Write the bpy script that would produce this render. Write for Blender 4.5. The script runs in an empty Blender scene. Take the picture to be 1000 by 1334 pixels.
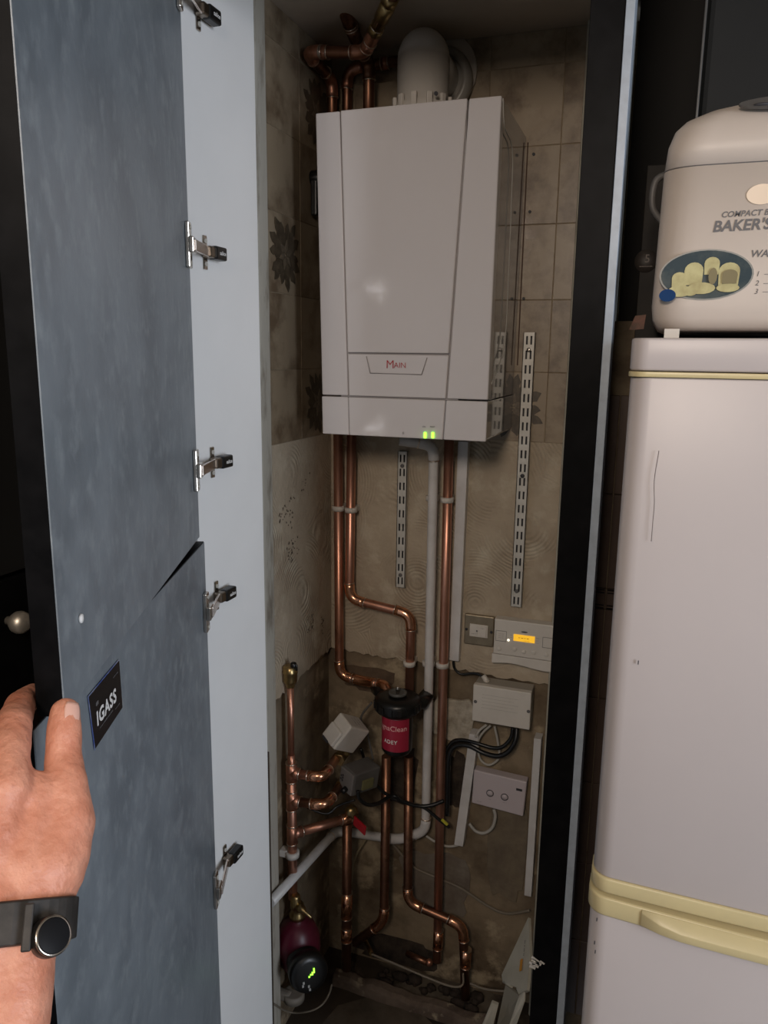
import bpy, bmesh, math, random
from mathutils import Vector, Matrix, Quaternion
from math import sin, cos, pi, radians
random.seed(7)
S = bpy.context.scene
COL = S.collection

# ------------------------------------------------------------------ camera
cam_data = bpy.data.cameras.new('camera')
cam = bpy.data.objects.new('camera', cam_data)
COL.objects.link(cam)
cam_data.sensor_fit = 'VERTICAL'
cam_data.sensor_height = 36.0
cam_data.lens = 36.0 * 1002 / 1334
cam_data.clip_start = 0.02
cam_data.clip_end = 50
M3 = Matrix(((0.9430792, -0.07869795, 0.32312268), (0.33231354, 0.18497874, -0.92485165), (0.0130131, 0.97958639, 0.200602)))
cam.matrix_world = Matrix.Translation((0, 0, 1.68)) @ M3.to_4x4()
S.camera = cam

# ------------------------------------------------------------------ world, lights, exposure
S.view_settings.view_transform = 'Standard'
S.view_settings.look = 'None'
S.view_settings.exposure = 0.0
S.view_settings.gamma = 1.0
S.view_settings.use_curve_mapping = False
W = bpy.data.worlds.new('world')
S.world = W
W.use_nodes = True
W.node_tree.nodes['Background'].inputs[0].default_value = (0.75, 0.85, 1.0, 1)
W.node_tree.nodes['Background'].inputs[1].default_value = 0.3

def area(name, loc, target, sx, sy, power, color):
    d = bpy.data.lights.new(name, 'AREA')
    d.shape = 'RECTANGLE'; d.size = sx; d.size_y = sy
    d.energy = power; d.color = color
    o = bpy.data.objects.new(name, d)
    COL.objects.link(o)
    o.location = loc
    o.rotation_euler = (Vector(target) - Vector(loc)).to_track_quat('-Z', 'Y').to_euler()
    return o
area('ceiling_lamp', (-0.12, -0.70, 2.20), (-0.35, 1.5, 1.2), 0.30, 0.30, 14.0, (1.0, 0.85, 0.72))
area('window_daylight', (2.2, -0.50, 1.6), (-0.7, 1.3, 1.4), 0.9, 1.3, 60.0, (0.82, 0.89, 1.0))

# ------------------------------------------------------------------ materials
MATS = {}
def mat(name, col, rough=0.5, metal=0.0, col2=None, scale=8.0, mix=(0.4, 0.65), bump=0.0, bscale=60.0,
        coat=0.0, emit=None, estr=0.0, spec=0.5, stretch=(1, 1, 1), rand=0.0, col3=None, scale3=40.0, mix3=(0.55, 0.7), detail=6.0, sss=0.0):
    if name in MATS: return MATS[name]
    m = bpy.data.materials.new(name); m.use_nodes = True
    nt = m.node_tree; N = nt.nodes; L = nt.links
    b = N['Principled BSDF']
    b.inputs['Base Color'].default_value = (*col, 1)
    b.inputs['Roughness'].default_value = rough
    b.inputs['Metallic'].default_value = metal
    b.inputs['Specular IOR Level'].default_value = spec
    b.inputs['Coat Weight'].default_value = coat
    if sss: b.inputs['Subsurface Weight'].default_value = sss; b.inputs['Subsurface Radius'].default_value = (0.01, 0.004, 0.002)
    if emit: b.inputs['Emission Color'].default_value = (*emit, 1); b.inputs['Emission Strength'].default_value = estr
    tc = N.new('ShaderNodeTexCoord'); mp = N.new('ShaderNodeMapping')
    mp.inputs['Scale'].default_value = stretch
    L.new(tc.outputs['Object'], mp.inputs['Vector'])
    vec = mp.outputs['Vector']
    if rand:
        oi = N.new('ShaderNodeObjectInfo'); ad = N.new('ShaderNodeVectorMath'); ad.operation = 'SCALE'; ad.inputs['Scale'].default_value = 7.0
        cb = N.new('ShaderNodeCombineXYZ')
        for k in range(3): L.new(oi.outputs['Random'], cb.inputs[k])
        L.new(cb.outputs[0], ad.inputs[0])
        a2 = N.new('ShaderNodeVectorMath'); a2.operation = 'ADD'
        L.new(vec, a2.inputs[0]); L.new(ad.outputs[0], a2.inputs[1]); vec = a2.outputs[0]
    def layer(prev, c, sc, mx):
        n = N.new('ShaderNodeTexNoise'); n.inputs['Scale'].default_value = sc; n.inputs['Detail'].default_value = detail; n.inputs['Roughness'].default_value = 0.62
        L.new(vec, n.inputs['Vector'])
        r = N.new('ShaderNodeMapRange'); r.inputs['From Min'].default_value = mx[0]; r.inputs['From Max'].default_value = mx[1]
        L.new(n.outputs['Fac'], r.inputs['Value'])
        x = N.new('ShaderNodeMix'); x.data_type = 'RGBA'
        L.new(r.outputs[0], x.inputs['Factor'])
        if prev is None: x.inputs['A'].default_value = (*col, 1)
        else: L.new(prev, x.inputs['A'])
        x.inputs['B'].default_value = (*c, 1)
        return x.outputs['Result']
    out = None
    if col2: out = layer(None, col2, scale, mix)
    if col3: out = layer(out, col3, scale3, mix3)
    if out is not None: L.new(out, b.inputs['Base Color'])
    if bump:
        n = N.new('ShaderNodeTexNoise'); n.inputs['Scale'].default_value = bscale; n.inputs['Detail'].default_value = 5
        L.new(vec, n.inputs['Vector'])
        bp = N.new('ShaderNodeBump'); bp.inputs['Strength'].default_value = bump; bp.inputs['Distance'].default_value = 0.004
        L.new(n.outputs['Fac'], bp.inputs['Height']); L.new(bp.outputs[0], b.inputs['Normal'])
    MATS[name] = m
    return m

def plaster_mat():
    """old tile adhesive: combed arcs, faint marks of the tiles that were there"""
    m = mat('combed_adhesive', (0.46, 0.385, 0.29), 0.88, col2=(0.34, 0.275, 0.20), scale=5.0, mix=(0.42, 0.68), col3=(0.56, 0.50, 0.39), scale3=14.0, mix3=(0.52, 0.75), spec=0.2)
    nt = m.node_tree; N = nt.nodes; L = nt.links; b = N['Principled BSDF']
    tc = N.new('ShaderNodeTexCoord')
    vo = N.new('ShaderNodeTexVoronoi'); vo.inputs['Scale'].default_value = 5.0
    L.new(tc.outputs['Object'], vo.inputs['Vector'])
    ml = N.new('ShaderNodeMath'); ml.operation = 'MULTIPLY'; ml.inputs[1].default_value = 170.0
    L.new(vo.outputs['Distance'], ml.inputs[0])
    sn = N.new('ShaderNodeMath'); sn.operation = 'SINE'; L.new(ml.outputs[0], sn.inputs[0])
    no = N.new('ShaderNodeTexNoise'); no.inputs['Scale'].default_value = 9.0; no.inputs['Detail'].default_value = 3
    L.new(tc.outputs['Object'], no.inputs['Vector'])
    mr = N.new('ShaderNodeMapRange'); mr.inputs['From Min'].default_value = 0.47; mr.inputs['From Max'].default_value = 0.62
    L.new(no.outputs['Fac'], mr.inputs['Value'])
    mu = N.new('ShaderNodeMath'); mu.operation = 'MULTIPLY'; L.new(sn.outputs[0], mu.inputs[0]); L.new(mr.outputs[0], mu.inputs[1])
    n2 = N.new('ShaderNodeTexNoise'); n2.inputs['Scale'].default_value = 70.0; n2.inputs['Detail'].default_value = 6
    L.new(tc.outputs['Object'], n2.inputs['Vector'])
    ad = N.new('ShaderNodeMath'); ad.operation = 'MULTIPLY_ADD'; L.new(mu.outputs[0], ad.inputs[0]); ad.inputs[1].default_value = 0.42; L.new(n2.outputs['Fac'], ad.inputs[2])
    bp = N.new('ShaderNodeBump'); bp.inputs['Strength'].default_value = 0.6; bp.inputs['Distance'].default_value = 0.004
    L.new(ad.outputs[0], bp.inputs['Height']); L.new(bp.outputs[0], b.inputs['Normal'])
    return m

m_adh = plaster_mat()
m_sub = mat('bare_masonry', (0.27, 0.21, 0.14), 0.92, col2=(0.11, 0.08, 0.052), scale=6.0, mix=(0.4, 0.65), col3=(0.42, 0.34, 0.23), scale3=9.0, mix3=(0.55, 0.66), bump=0.8, bscale=35, spec=0.2)
m_patch = mat('pale_filler', (0.56, 0.51, 0.42), 0.9, col2=(0.27, 0.235, 0.18), scale=22, bump=0.9, bscale=45, spec=0.2)
m_tile = mat('stone_tile', (0.30, 0.235, 0.16), 0.38, col2=(0.15, 0.105, 0.065), scale=11, mix=(0.46, 0.66), col3=(0.34, 0.275, 0.19), scale3=16, mix3=(0.55, 0.75), bump=0.15, bscale=30, rand=1)
m_grout = mat('grout', (0.34, 0.27, 0.18), 0.9, col2=(0.20, 0.15, 0.10), scale=20)
m_flower = mat('flower_print', (0.060, 0.045, 0.030), 0.4, col2=(0.105, 0.08, 0.052), scale=60)
m_flower2 = mat('flower_print_pale', (0.16, 0.125, 0.085), 0.4, col2=(0.09, 0.07, 0.05), scale=60)
m_ceil = mat('ceiling_plaster', (0.50, 0.42, 0.33), 0.9, col2=(0.42, 0.35, 0.27), scale=4, bump=0.2, bscale=30)
m_roomwall = mat('room_wall_paint', (0.5, 0.47, 0.42), 0.85, col2=(0.46, 0.43, 0.38), scale=3)
m_floor = mat('damp_concrete', (0.055, 0.040, 0.027), 0.7, col2=(0.028, 0.02, 0.014), scale=5, col3=(0.14, 0.115, 0.085), scale3=3.2, mix3=(0.55, 0.62), bump=0.5, bscale=40)
m_kitfloor = mat('kitchen_floor', (0.12, 0.10, 0.09), 0.5, col2=(0.09, 0.075, 0.07), scale=6)
m_kerb = mat('rough_concrete', (0.17, 0.13, 0.10), 0.9, col2=(0.09, 0.065, 0.05), scale=14, col3=(0.33, 0.28, 0.2), scale3=18, mix3=(0.62, 0.7), bump=1.0, bscale=50)
m_whitepanel = mat('white_melamine', (0.84, 0.84, 0.83), 0.42, col2=(0.80, 0.80, 0.79), scale=3, spec=0.4)
m_board = mat('chipboard_edge', (0.30, 0.23, 0.15), 0.85, col2=(0.13, 0.09, 0.06), scale=60, bump=0.4, bscale=200)
m_bead = mat('grimy_plaster_bead', (0.42, 0.39, 0.33), 0.8, col2=(0.20, 0.17, 0.13), scale=30, mix=(0.5, 0.7), stretch=(1, 1, 0.25), bump=0.3, bscale=90)
m_strip = mat('grey_render', (0.42, 0.40, 0.33), 0.9, col2=(0.32, 0.30, 0.245), scale=16, bump=0.5, bscale=60)
m_black = mat('black_laminate', (0.0035, 0.0036, 0.004), 0.42, col2=(0.006, 0.006, 0.0065), scale=30, spec=0.05)
m_blueedge = mat('grey_blue_edging', (0.30, 0.345, 0.40), 0.4, col2=(0.25, 0.29, 0.33), scale=40)
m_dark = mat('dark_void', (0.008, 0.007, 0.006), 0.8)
m_boiler = mat('boiler_white', (0.635, 0.60, 0.595), 0.16, col2=(0.62, 0.585, 0.58), scale=3, coat=0.3)
m_boilershaded = mat('boiler_white_shaded', (0.25, 0.235, 0.235), 0.10, coat=0.6)  # boiler white darkened in colour to stand for the unlit sides
m_seam = mat('seam_grey', (0.30, 0.28, 0.28), 0.5)
m_red = mat('logo_red', (0.40, 0.015, 0.03), 0.5)
m_ink = mat('dark_ink', (0.03, 0.03, 0.035), 0.6)
m_greyink = mat('grey_ink', (0.12, 0.115, 0.115), 0.6)
m_plastic = mat('white_plastic', (0.66, 0.625, 0.57), 0.45, col2=(0.60, 0.56, 0.505), scale=10)
m_pvc = mat('white_pvc', (0.66, 0.645, 0.635), 0.4, col2=(0.56, 0.54, 0.52), scale=14)
m_lilac = mat('pale_lilac_plastic', (0.54, 0.475, 0.49), 0.4)
m_steel = mat('galvanised_steel', (0.62, 0.60, 0.55), 0.45, 0.25, col2=(0.50, 0.48, 0.43), scale=20)
m_chrome = mat('nickel', (0.62, 0.58, 0.53), 0.22, 1.0, col2=(0.42, 0.38, 0.33), scale=30)
m_copper = mat('copper', (0.66, 0.345, 0.25), 0.37, 0.9, col2=(0.46, 0.20, 0.12), scale=10, mix=(0.4, 0.7), stretch=(1, 1, 0.4), col3=(0.20, 0.10, 0.06), scale3=22, mix3=(0.60, 0.75))
m_copperd = mat('tarnished_copper', (0.30, 0.145, 0.09), 0.38, 0.92, col2=(0.16, 0.08, 0.05), scale=14, col3=(0.42, 0.22, 0.13), scale3=25)
m_fit = mat('bright_copper_fitting', (0.90, 0.46, 0.28), 0.22, 1.0, col2=(0.55, 0.26, 0.15), scale=40, mix=(0.45, 0.7))
m_solder = mat('solder_ring', (0.78, 0.66, 0.55), 0.3, 1.0)
m_brass = mat('brass', (0.50, 0.37, 0.17), 0.32, 1.0, col2=(0.28, 0.20, 0.10), scale=40)
m_bronze = mat('bronze_plate', (0.36, 0.30, 0.21), 0.42, 0.7, col2=(0.28, 0.23, 0.16), scale=25)
m_blackpl = mat('black_plastic', (0.006, 0.006, 0.006), 0.35)
m_filterred = mat('filter_label_red', (0.36, 0.02, 0.05), 0.3)
m_whiteink = mat('white_ink', (0.75, 0.74, 0.72), 0.5)
m_pinkink = mat('pale_pink_ink', (0.85, 0.50, 0.50), 0.5)
m_greypl = mat('grey_plastic', (0.115, 0.11, 0.105), 0.5, col2=(0.085, 0.08, 0.075), scale=20)
m_actwhite = mat('actuator_plastic', (0.62, 0.59, 0.54), 0.35, col2=(0.54, 0.51, 0.47), scale=12)
m_redpl = mat('red_vinyl', (0.42, 0.012, 0.02), 0.4)
m_pumpred = mat('pump_crimson_paint', (0.10, 0.008, 0.022), 0.38, col2=(0.07, 0.006, 0.016), scale=12)
m_green = mat('green_light', (0.1, 0.6, 0.05), 0.4, emit=(0.32, 1.0, 0.05), estr=2.6)
m_amber = mat('amber_screen', (0.6, 0.35, 0.02), 0.4, emit=(1.0, 0.52, 0.03), estr=0.75)
m_whiteled = mat('white_light', (0.9, 0.9, 0.8), 0.4, emit=(1.0, 0.95, 0.75), estr=2.2)
m_cable = mat('white_cable', (0.42, 0.40, 0.36), 0.5)
m_yellow = mat('earth_tape', (0.45, 0.42, 0.03), 0.5)
m_orange = mat('orange_label', (0.45, 0.20, 0.02), 0.6)
m_fridge = mat('fridge_white', (0.51, 0.46, 0.445), 0.36, col2=(0.49, 0.44, 0.425), scale=2, spec=0.4)
m_cream = mat('yellowed_cream_plastic', (0.60, 0.50, 0.27), 0.35, col2=(0.54, 0.45, 0.25), scale=6)
m_bread = mat('breadmaker_white', (0.56, 0.49, 0.43), 0.45, col2=(0.53, 0.46, 0.40), scale=3)
m_panel_ctl = mat('control_panel_grey', (0.09, 0.085, 0.08), 0.35)
m_navy = mat('badge_navy', (0.010, 0.04, 0.12), 0.6, spec=.1)
m_slate = mat('photo_slate', (0.025, 0.045, 0.055), 0.5, spec=.2, col2=(0.10, 0.11, 0.10), scale=12, mix=(0.45, 0.7))
m_loaf = mat('loaf_cream', (0.48, 0.44, 0.21), 0.5, col2=(0.35, 0.30, 0.13), scale=40)
m_loafd = mat('loaf_shade', (0.17, 0.14, 0.06), 0.5)
m_creamoval = mat('cream_oval_face', (0.75, 0.60, 0.45), 0.35)
m_darkgrey = mat('dark_grey_appliance', (0.009, 0.010, 0.0105), 0.55, col2=(0.013, 0.014, 0.0145), scale=3, spec=.2)
m_cardboard = mat('dark_printed_card', (0.010, 0.0085, 0.007), 0.6, col2=(0.017, 0.014, 0.011), scale=20, spec=.2)
m_brick = mat('reddish_print', (0.20, 0.08, 0.05), 0.6, col2=(0.09, 0.05, 0.03), scale=60)
m_browntile = mat('brown_glazed_tile', (0.17, 0.12, 0.095), 0.3, col2=(0.13, 0.09, 0.072), scale=6, rand=1)
m_blackline = mat('black_glaze_line', (0.008, 0.007, 0.007), 0.3)
m_skin = mat('skin', (0.59, 0.27, 0.18), 0.48, col2=(0.46, 0.17, 0.10), scale=28, mix=(0.42, 0.68), col3=(0.40, 0.15, 0.09), scale3=70, mix3=(0.60, 0.74), bump=0.35, bscale=150, sss=0.06)
m_nail = mat('nail', (0.62, 0.37, 0.30), 0.28)
m_hair = mat('arm_hair', (0.13, 0.06, 0.035), 0.6)
m_strap = mat('watch_strap_rubber', (0.010, 0.009, 0.008), 0.6, col2=(0.03, 0.026, 0.023), scale=60)
m_scuff = mat('bare_scuff', (0.50, 0.48, 0.44), 0.8)
m_trim = mat('cream_trim', (0.42, 0.40, 0.335), 0.45, col2=(0.36, 0.34, 0.28), scale=18)

def concrete_laminate():
    m = mat('concrete_look_laminate', (0.20, 0.232, 0.26), 0.36, col2=(0.14, 0.165, 0.188), scale=9, mix=(0.38, 0.62), col3=(0.265, 0.30, 0.325), scale3=38, mix3=(0.5, 0.78), spec=0.5, stretch=(1, 1, 0.75), detail=12)
    nt = m.node_tree; N = nt.nodes; L = nt.links; b = N['Principled BSDF']
    tc = N.new('ShaderNodeTexCoord'); n = N.new('ShaderNodeTexNoise'); n.inputs['Scale'].default_value = 130; n.inputs['Detail'].default_value = 4
    L.new(tc.outputs['Object'], n.inputs['Vector'])
    bp = N.new('ShaderNodeBump'); bp.inputs['Strength'].default_value = 0.08; bp.inputs['Distance'].default_value = 0.002
    L.new(n.outputs['Fac'], bp.inputs['Height']); L.new(bp.outputs[0], b.inputs['Normal'])
    return m
m_door = concrete_laminate()

# ------------------------------------------------------------------ mesh builder
def V(*a): return Vector(a)
def frame(z):
    z = Vector(z).normalized()
    a = Vector((0, 0, 1)) if abs(z.z) < 0.9 else Vector((0, 1, 0))
    x = a.cross(z).normalized(); y = z.cross(x)
    return x, y, z
class B:
    def __init__(s): s.v = []; s.f = []; s.sm = []
    def add(s, vs, fs, smooth=False):
        o = len(s.v); s.v += [Vector(q) for q in vs]
        for q in fs: s.f.append([i + o for i in q]); s.sm.append(smooth)
        return s
    def box(s, lo, hi, R=None, at=None):
        x0, y0, z0 = lo; x1, y1, z1 = hi
        vs = [Vector(p) for p in ((x0,y0,z0),(x1,y0,z0),(x1,y1,z0),(x0,y1,z0),(x0,y0,z1),(x1,y0,z1),(x1,y1,z1),(x0,y1,z1))]
        if R is not None: vs = [R @ p for p in vs]
        if at is not None: vs = [p + Vector(at) for p in vs]
        return s.add(vs, [(0,3,2,1),(4,5,6,7),(0,1,5,4),(1,2,6,5),(2,3,7,6),(3,0,4,7)])
    def obox(s, c, ax, ay, az):
        """box centred on c with half-extent vectors"""
        c = Vector(c); ax = Vector(ax); ay = Vector(ay); az = Vector(az)
        vs = [c + i*ax + j*ay + k*az for k in (-1, 1) for (i, j) in ((-1,-1),(1,-1),(1,1),(-1,1))]
        return s.add(vs, [(0,3,2,1),(4,5,6,7),(0,1,5,4),(1,2,6,5),(2,3,7,6),(3,0,4,7)])
    def rings(s, rings, cap=True, smooth=True):
        n = len(rings[0]); vs = [p for r in rings for p in r]; fs = []
        for i in range(len(rings) - 1):
            for j in range(n):
                k = (j + 1) % n
                fs.append((i*n + j, i*n + k, (i+1)*n + k, (i+1)*n + j))
        s.add(vs, fs, smooth)
        if cap:
            o = len(s.v) - len(vs)
            s.f.append([o + j for j in range(n)][::-1]); s.sm.append(False)
            s.f.append([o + (len(rings)-1)*n + j for j in range(n)]); s.sm.append(False)
        return s
    def lathe(s, o, axis, prof, seg=24):
        x, y, z = frame(axis); o = Vector(o)
        return s.rings([[o + z*h + (x*cos(2*pi*j/seg) + y*sin(2*pi*j/seg))*r for j in range(seg)] for (r, h) in prof])
    def cyl(s, a, b, r, r2=None, seg=20):
        a = Vector(a); b = Vector(b); r2 = r if r2 is None else r2
        return s.lathe(a, b - a, [(r, 0), (r2, (b - a).length)], seg)
    def sweep(s, pts, r, seg=14, smooth=True):
        pts = [Vector(p) for p in pts]; n = len(pts)
        T = []
        for i in range(n):
            a = pts[max(i-1, 0)]; b = pts[min(i+1, n-1)]
            T.append((b - a).normalized())
        x, y, z = frame(T[0]); rings = []
        for i in range(n):
            if i:
                q = T[i-1].rotation_difference(T[i]); x = q @ x; y = q @ y
            rr = r[i] if isinstance(r, (list, tuple)) else r
            rings.append([pts[i] + (x*cos(2*pi*j/seg) + y*sin(2*pi*j/seg))*rr for j in range(seg)])
        return s.rings(rings, True, smooth)
    def sphere(s, c, r, sx=1, sy=1, sz=1, seg=20, half=False):
        c = Vector(c); n = seg//2; rings = []
        for i in range(n + 1):
            t = -pi/2 + pi*i/n
            if half: t = pi/2*i/n
            rr = max(cos(t), 0.001)*r
            rings.append([c + Vector((rr*cos(2*pi*j/seg)*sx, rr*sin(2*pi*j/seg)*sy, r*sin(t)*sz)) for j in range(seg)])
        return s.rings(rings)
    def prism(s, poly, off):
        poly = [Vector(p) for p in poly]; off = Vector(off); n = len(poly)
        vs = poly + [p + off for p in poly]
        fs = [tuple(range(n))[::-1], tuple(range(n, 2*n))] + [(i, (i+1) % n, n + (i+1) % n, n + i) for i in range(n)]
        return s.add(vs, fs)

WORLD = {}
def mk(name, b, material, parent=None, bevel=0.0, bseg=2, smooth=None, subsurf=0):
    lo = Vector([min(p[k] for p in b.v) for k in range(3)]); hi = Vector([max(p[k] for p in b.v) for k in range(3)])
    o0 = (lo + hi)/2
    if parent is None: o0.z = lo.z
    me = bpy.data.meshes.new(name)
    me.from_pydata([p - o0 for p in b.v], [], b.f)
    for p, sm in zip(me.polygons, b.sm): p.use_smooth = sm if smooth is None else smooth
    bm = bmesh.new(); bm.from_mesh(me)
    bmesh.ops.recalc_face_normals(bm, faces=bm.faces)
    bm.to_mesh(me); bm.free()
    me.materials.append(material)
    o = bpy.data.objects.new(name, me); COL.objects.link(o)
    WORLD[o.name] = o0
    if parent is not None:
        o.parent = parent; o.location = o0 - WORLD[parent.name]
    else: o.location = o0
    if bevel:
        md = o.modifiers.new('bevel', 'BEVEL'); md.width = bevel; md.segments = bseg; md.limit_method = 'ANGLE'; md.angle_limit = radians(35)
        md.harden_normals = False
    if subsurf:
        md = o.modifiers.new('subsurf', 'SUBSURF'); md.levels = subsurf; md.render_levels = subsurf
    return o
def thing(name, loc, label, cat, group=None):
    o = bpy.data.objects.new(name, None); o.empty_display_size = 0.05
    COL.objects.link(o); o.location = loc; WORLD[o.name] = Vector(loc)
    o['label'] = label; o['category'] = cat
    if group: o['group'] = group
    return o
def tag(o, label, cat, group=None):
    o['label'] = label; o['category'] = cat
    if group: o['group'] = group
    return o
def structure(o): o['kind'] = 'structure'; return o

def text_geo(s, size=1.0, shear=0.0, offset=0.0, align='CENTER', space=1.0):
    c = bpy.data.curves.new('lettering_curve', 'FONT'); c.body = s; c.size = size; c.shear = shear; c.offset = offset
    c.align_x = align; c.align_y = 'CENTER'; c.space_character = space; c.resolution_u = 3
    o = bpy.data.objects.new('lettering_tmp', c)
    me = bpy.data.meshes.new_from_object(o)
    vs = [Vector(v.co) for v in me.vertices]; fs = [tuple(p.vertices) for p in me.polygons]
    bpy.data.objects.remove(o); bpy.data.curves.remove(c); bpy.data.meshes.remove(me)
    return vs, fs
def text_on(b, s, size, o, ax, ay, **k):
    """flat lettering: o centre, ax reading direction, ay up"""
    vs, fs = text_geo(s, size, **k); o = Vector(o); ax = Vector(ax).normalized(); ay = Vector(ay).normalized()
    b.add([o + ax*p.x + ay*p.y for p in vs], fs); return b

def marks(b, width, h, o, ax, ay, seed=1):
    """a line of print too small to read: short strokes"""
    rnd = random.Random(seed); o = Vector(o); ax = Vector(ax).normalized(); ay = Vector(ay).normalized(); n = ax.cross(ay)
    x = -width/2
    while x < width/2:
        w_ = rnd.uniform(.25, .6)*h; hh = h*rnd.choice((.5, .5, .8))
        b.obox(o + ax*(x + w_/2) + ay*(hh - h)*.5, ax*w_/2, ay*hh/2, n*.0001)
        x += w_ + h*rnd.choice((.25, .25, .25, .8))
    return b
def fillet(pts, rad, n=6):
    pts = [Vector(p) for p in pts]; out = [pts[0]]; arcs = []
    for i in range(1, len(pts) - 1):
        a, p, c = pts[i-1], pts[i], pts[i+1]
        u = (a - p); w = (c - p); d = min(rad, u.length*0.45, w.length*0.45)
        p0 = p + u.normalized()*d; p1 = p + w.normalized()*d
        arc = [(p0*(1-t)**2 + p*2*t*(1-t) + p1*t*t) for t in [k/n for k in range(n+1)]]
        out += arc; arcs.append(arc)
    out.append(pts[-1]); return out, arcs
def smooth_path(pts, sub=8):
    P = [Vector(p) for p in pts]; P = [P[0]*2 - P[1]] + P + [P[-1]*2 - P[-2]]; out = []
    for i in range(1, len(P) - 2):
        for k in range(sub):
            t = k/sub; a, b, c, d = P[i-1], P[i], P[i+1], P[i+2]
            out.append(0.5*((2*b) + (-a + c)*t + (2*a - 5*b + 4*c - d)*t*t + (-a + 3*b - 3*c + d)*t**3))
    out.append(P[-2]); return out

def pipe(name, pts, r, label, cat='pipe', m=None, fit=None, rad=0.03, elbows=True, group=None, collars=()):
    """pipe run: one tube (part) and an elbow fitting (part) with soldered rims at every bend"""
    m = m or m_copper; fit = fit or m_fit
    path, arcs = fillet(pts, rad)
    root = thing(name, Vector(pts[-1]) if Vector(pts[-1]).z < Vector(pts[0]).z else Vector(pts[0]), label, cat, group)
    mk('tube', B().sweep(path, r), m, root)
    if elbows:
        for arc in arcs:
            a0 = arc[0] + (arc[0] - arc[1]).normalized()*r*1.0; a1 = arc[-1] + (arc[-1] - arc[-2]).normalized()*r*1.0
            e = B().sweep([a0] + arc + [a1], r*1.14)
            eo = mk('elbow', e, fit, root)
            for q, d in ((a0, (arc[0] - arc[1]).normalized()), (a1, (arc[-1] - arc[-2]).normalized())):
                mk('solder_ring', B().cyl(q - d*0.0013, q + d*0.0013, r*1.20), m_solder, eo)
    for (a, b_) in collars:
        c = B().cyl(a, b_, r*1.16)
        co = mk('coupling', c, fit, root)
        d = (Vector(b_) - Vector(a)).normalized()
        for q in (Vector(a), Vector(b_)): mk('solder_ring', B().cyl(q - d*.0013, q + d*.0013, r*1.22), m_solder, co)
    return root

# ================================================================== SETTING
ZF = -0.02; ZC = 2.347
XL = -0.765; YB = 1.78
def jag(a, b, n, amp, axis=2):
    out = []
    for i in range(n + 1):
        t = i/n; p = Vector(a)*(1-t) + Vector(b)*t
        if 0 < i < n: p[axis] += random.uniform(-amp, amp)
        out.append(p)
    return out
# cupboard back wall: adhesive coat (z .9 and up) over bare masonry
wb = structure(mk('wall_back', B().box((-0.9, YB + 0.014, ZF), (-0.085, YB + 0.15, ZC)), m_sub))
edge = jag((-0.765, YB, 0.915), (-0.19, YB, 0.90), 44, 0.0055)
mk('adhesive_coat', B().prism([V(-0.765, YB, 1.487), *edge, V(-0.19, YB, 1.487)], (0, 0.014, 0)), m_adh, wb)
wl = structure(mk('wall_left', B().box((XL - 0.15, 1.30, ZF), (XL - 0.014, YB + 0.014, ZC)), m_sub))
edge = jag((XL, 1.39, 0.90), (XL, YB, 0.915), 30, 0.0055)
mk('adhesive_coat', B().prism([V(XL, 1.39, 1.487), *edge, V(XL, YB, 1.487)], (-0.014, 0, 0)), m_adh, wl)
structure(mk('ceiling', B().box((-2.2, -2.2, ZC), (2.4, YB + 0.14, ZC + 0.1)), m_ceil))
structure(mk('floor', B().box((-0.9, 1.09, ZF - 0.1), (-0.085, YB + 0.15, ZF)), m_floor))
structure(mk('floor', B().box((-2.2, -2.2, ZF - 0.12), (2.4, 1.09, ZF)), m_kitfloor))
structure(mk('wall_right', B().box((2.4, -2.2, ZF), (2.5, YB, ZC)), m_roomwall))
structure(mk('wall_front', B().box((-2.2, -2.3, ZF), (2.4, -2.2, ZC)), m_roomwall))
structure(mk('trim_1', B().box((-0.78, 1.06, 2.235), (-0.06, 1.085, ZC)), m_black))     # unseen header over the opening, height set to keep lamp light off the top
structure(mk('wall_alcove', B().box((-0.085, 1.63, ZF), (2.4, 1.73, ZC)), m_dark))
# partition at the right of the cupboard (hidden behind the post)
structure(mk('wall_partition', B().box((-0.113, 1.115, ZF), (-0.097, YB, ZC)), m_strip))

pf = [(-0.6970, 1.5133, -0.0196), (-0.6739, 1.6100, -0.0196), (-0.5900, 1.6783, -0.0196), (-0.4805, 1.6758, -0.0196), (-0.3927, 1.6249, -0.0196)]
mk('floor_patch', B().prism([V(*p) for p in pf], (0, 0, .0006)), mat('dry_concrete', (.12, .095, .07), .9, col2=(.07, .055, .04), scale=14), bpy.data.objects['floor'])
mb = B(); rnd = random.Random(21)
for (c, n_, sy, sz) in (((-0.7650, 1.5217, 1.3294), 34, .05, .035), ((-0.7650, 1.5426, 1.2411), 34, .035, .03), ((-0.7650, 1.6525, 1.0188), 30, .022, .03), ((-0.7650, 1.7227, 1.0012), 20, .012, .022), ((-0.7650, 1.6149, 1.3815), 8, .03, .03)):
    for k in range(n_):
        y = c[1] + rnd.gauss(0, .5)*sy; z = c[2] + rnd.gauss(0, .5)*sz; r_ = rnd.uniform(.0009, .0032)
        if y > 1.77 or y < 1.452: continue
        mb.prism([V(XL - .001, y + r_*cos(a)*rnd.uniform(.6, 1.2), z + r_*sin(a)*rnd.uniform(.6, 1.4)) for a in [pi/3*q for q in range(6)]], (.0016, 0, 0))
o = mk('mould_spots', mb, mat('mould_brown', (.11, .085, .06), .9), wl); o['kind'] = 'stuff'
structure(mk('wall_beside', B().box((-2.2, 1.085, ZF), (-0.7385, 1.20, ZC)), mat('dim_wall', (.10, .095, .09), .9)))
structure(mk('wall_far_left', B().box((-2.3, -2.2, ZF), (-2.2, 1.2, ZC)), m_roomwall))
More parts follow.
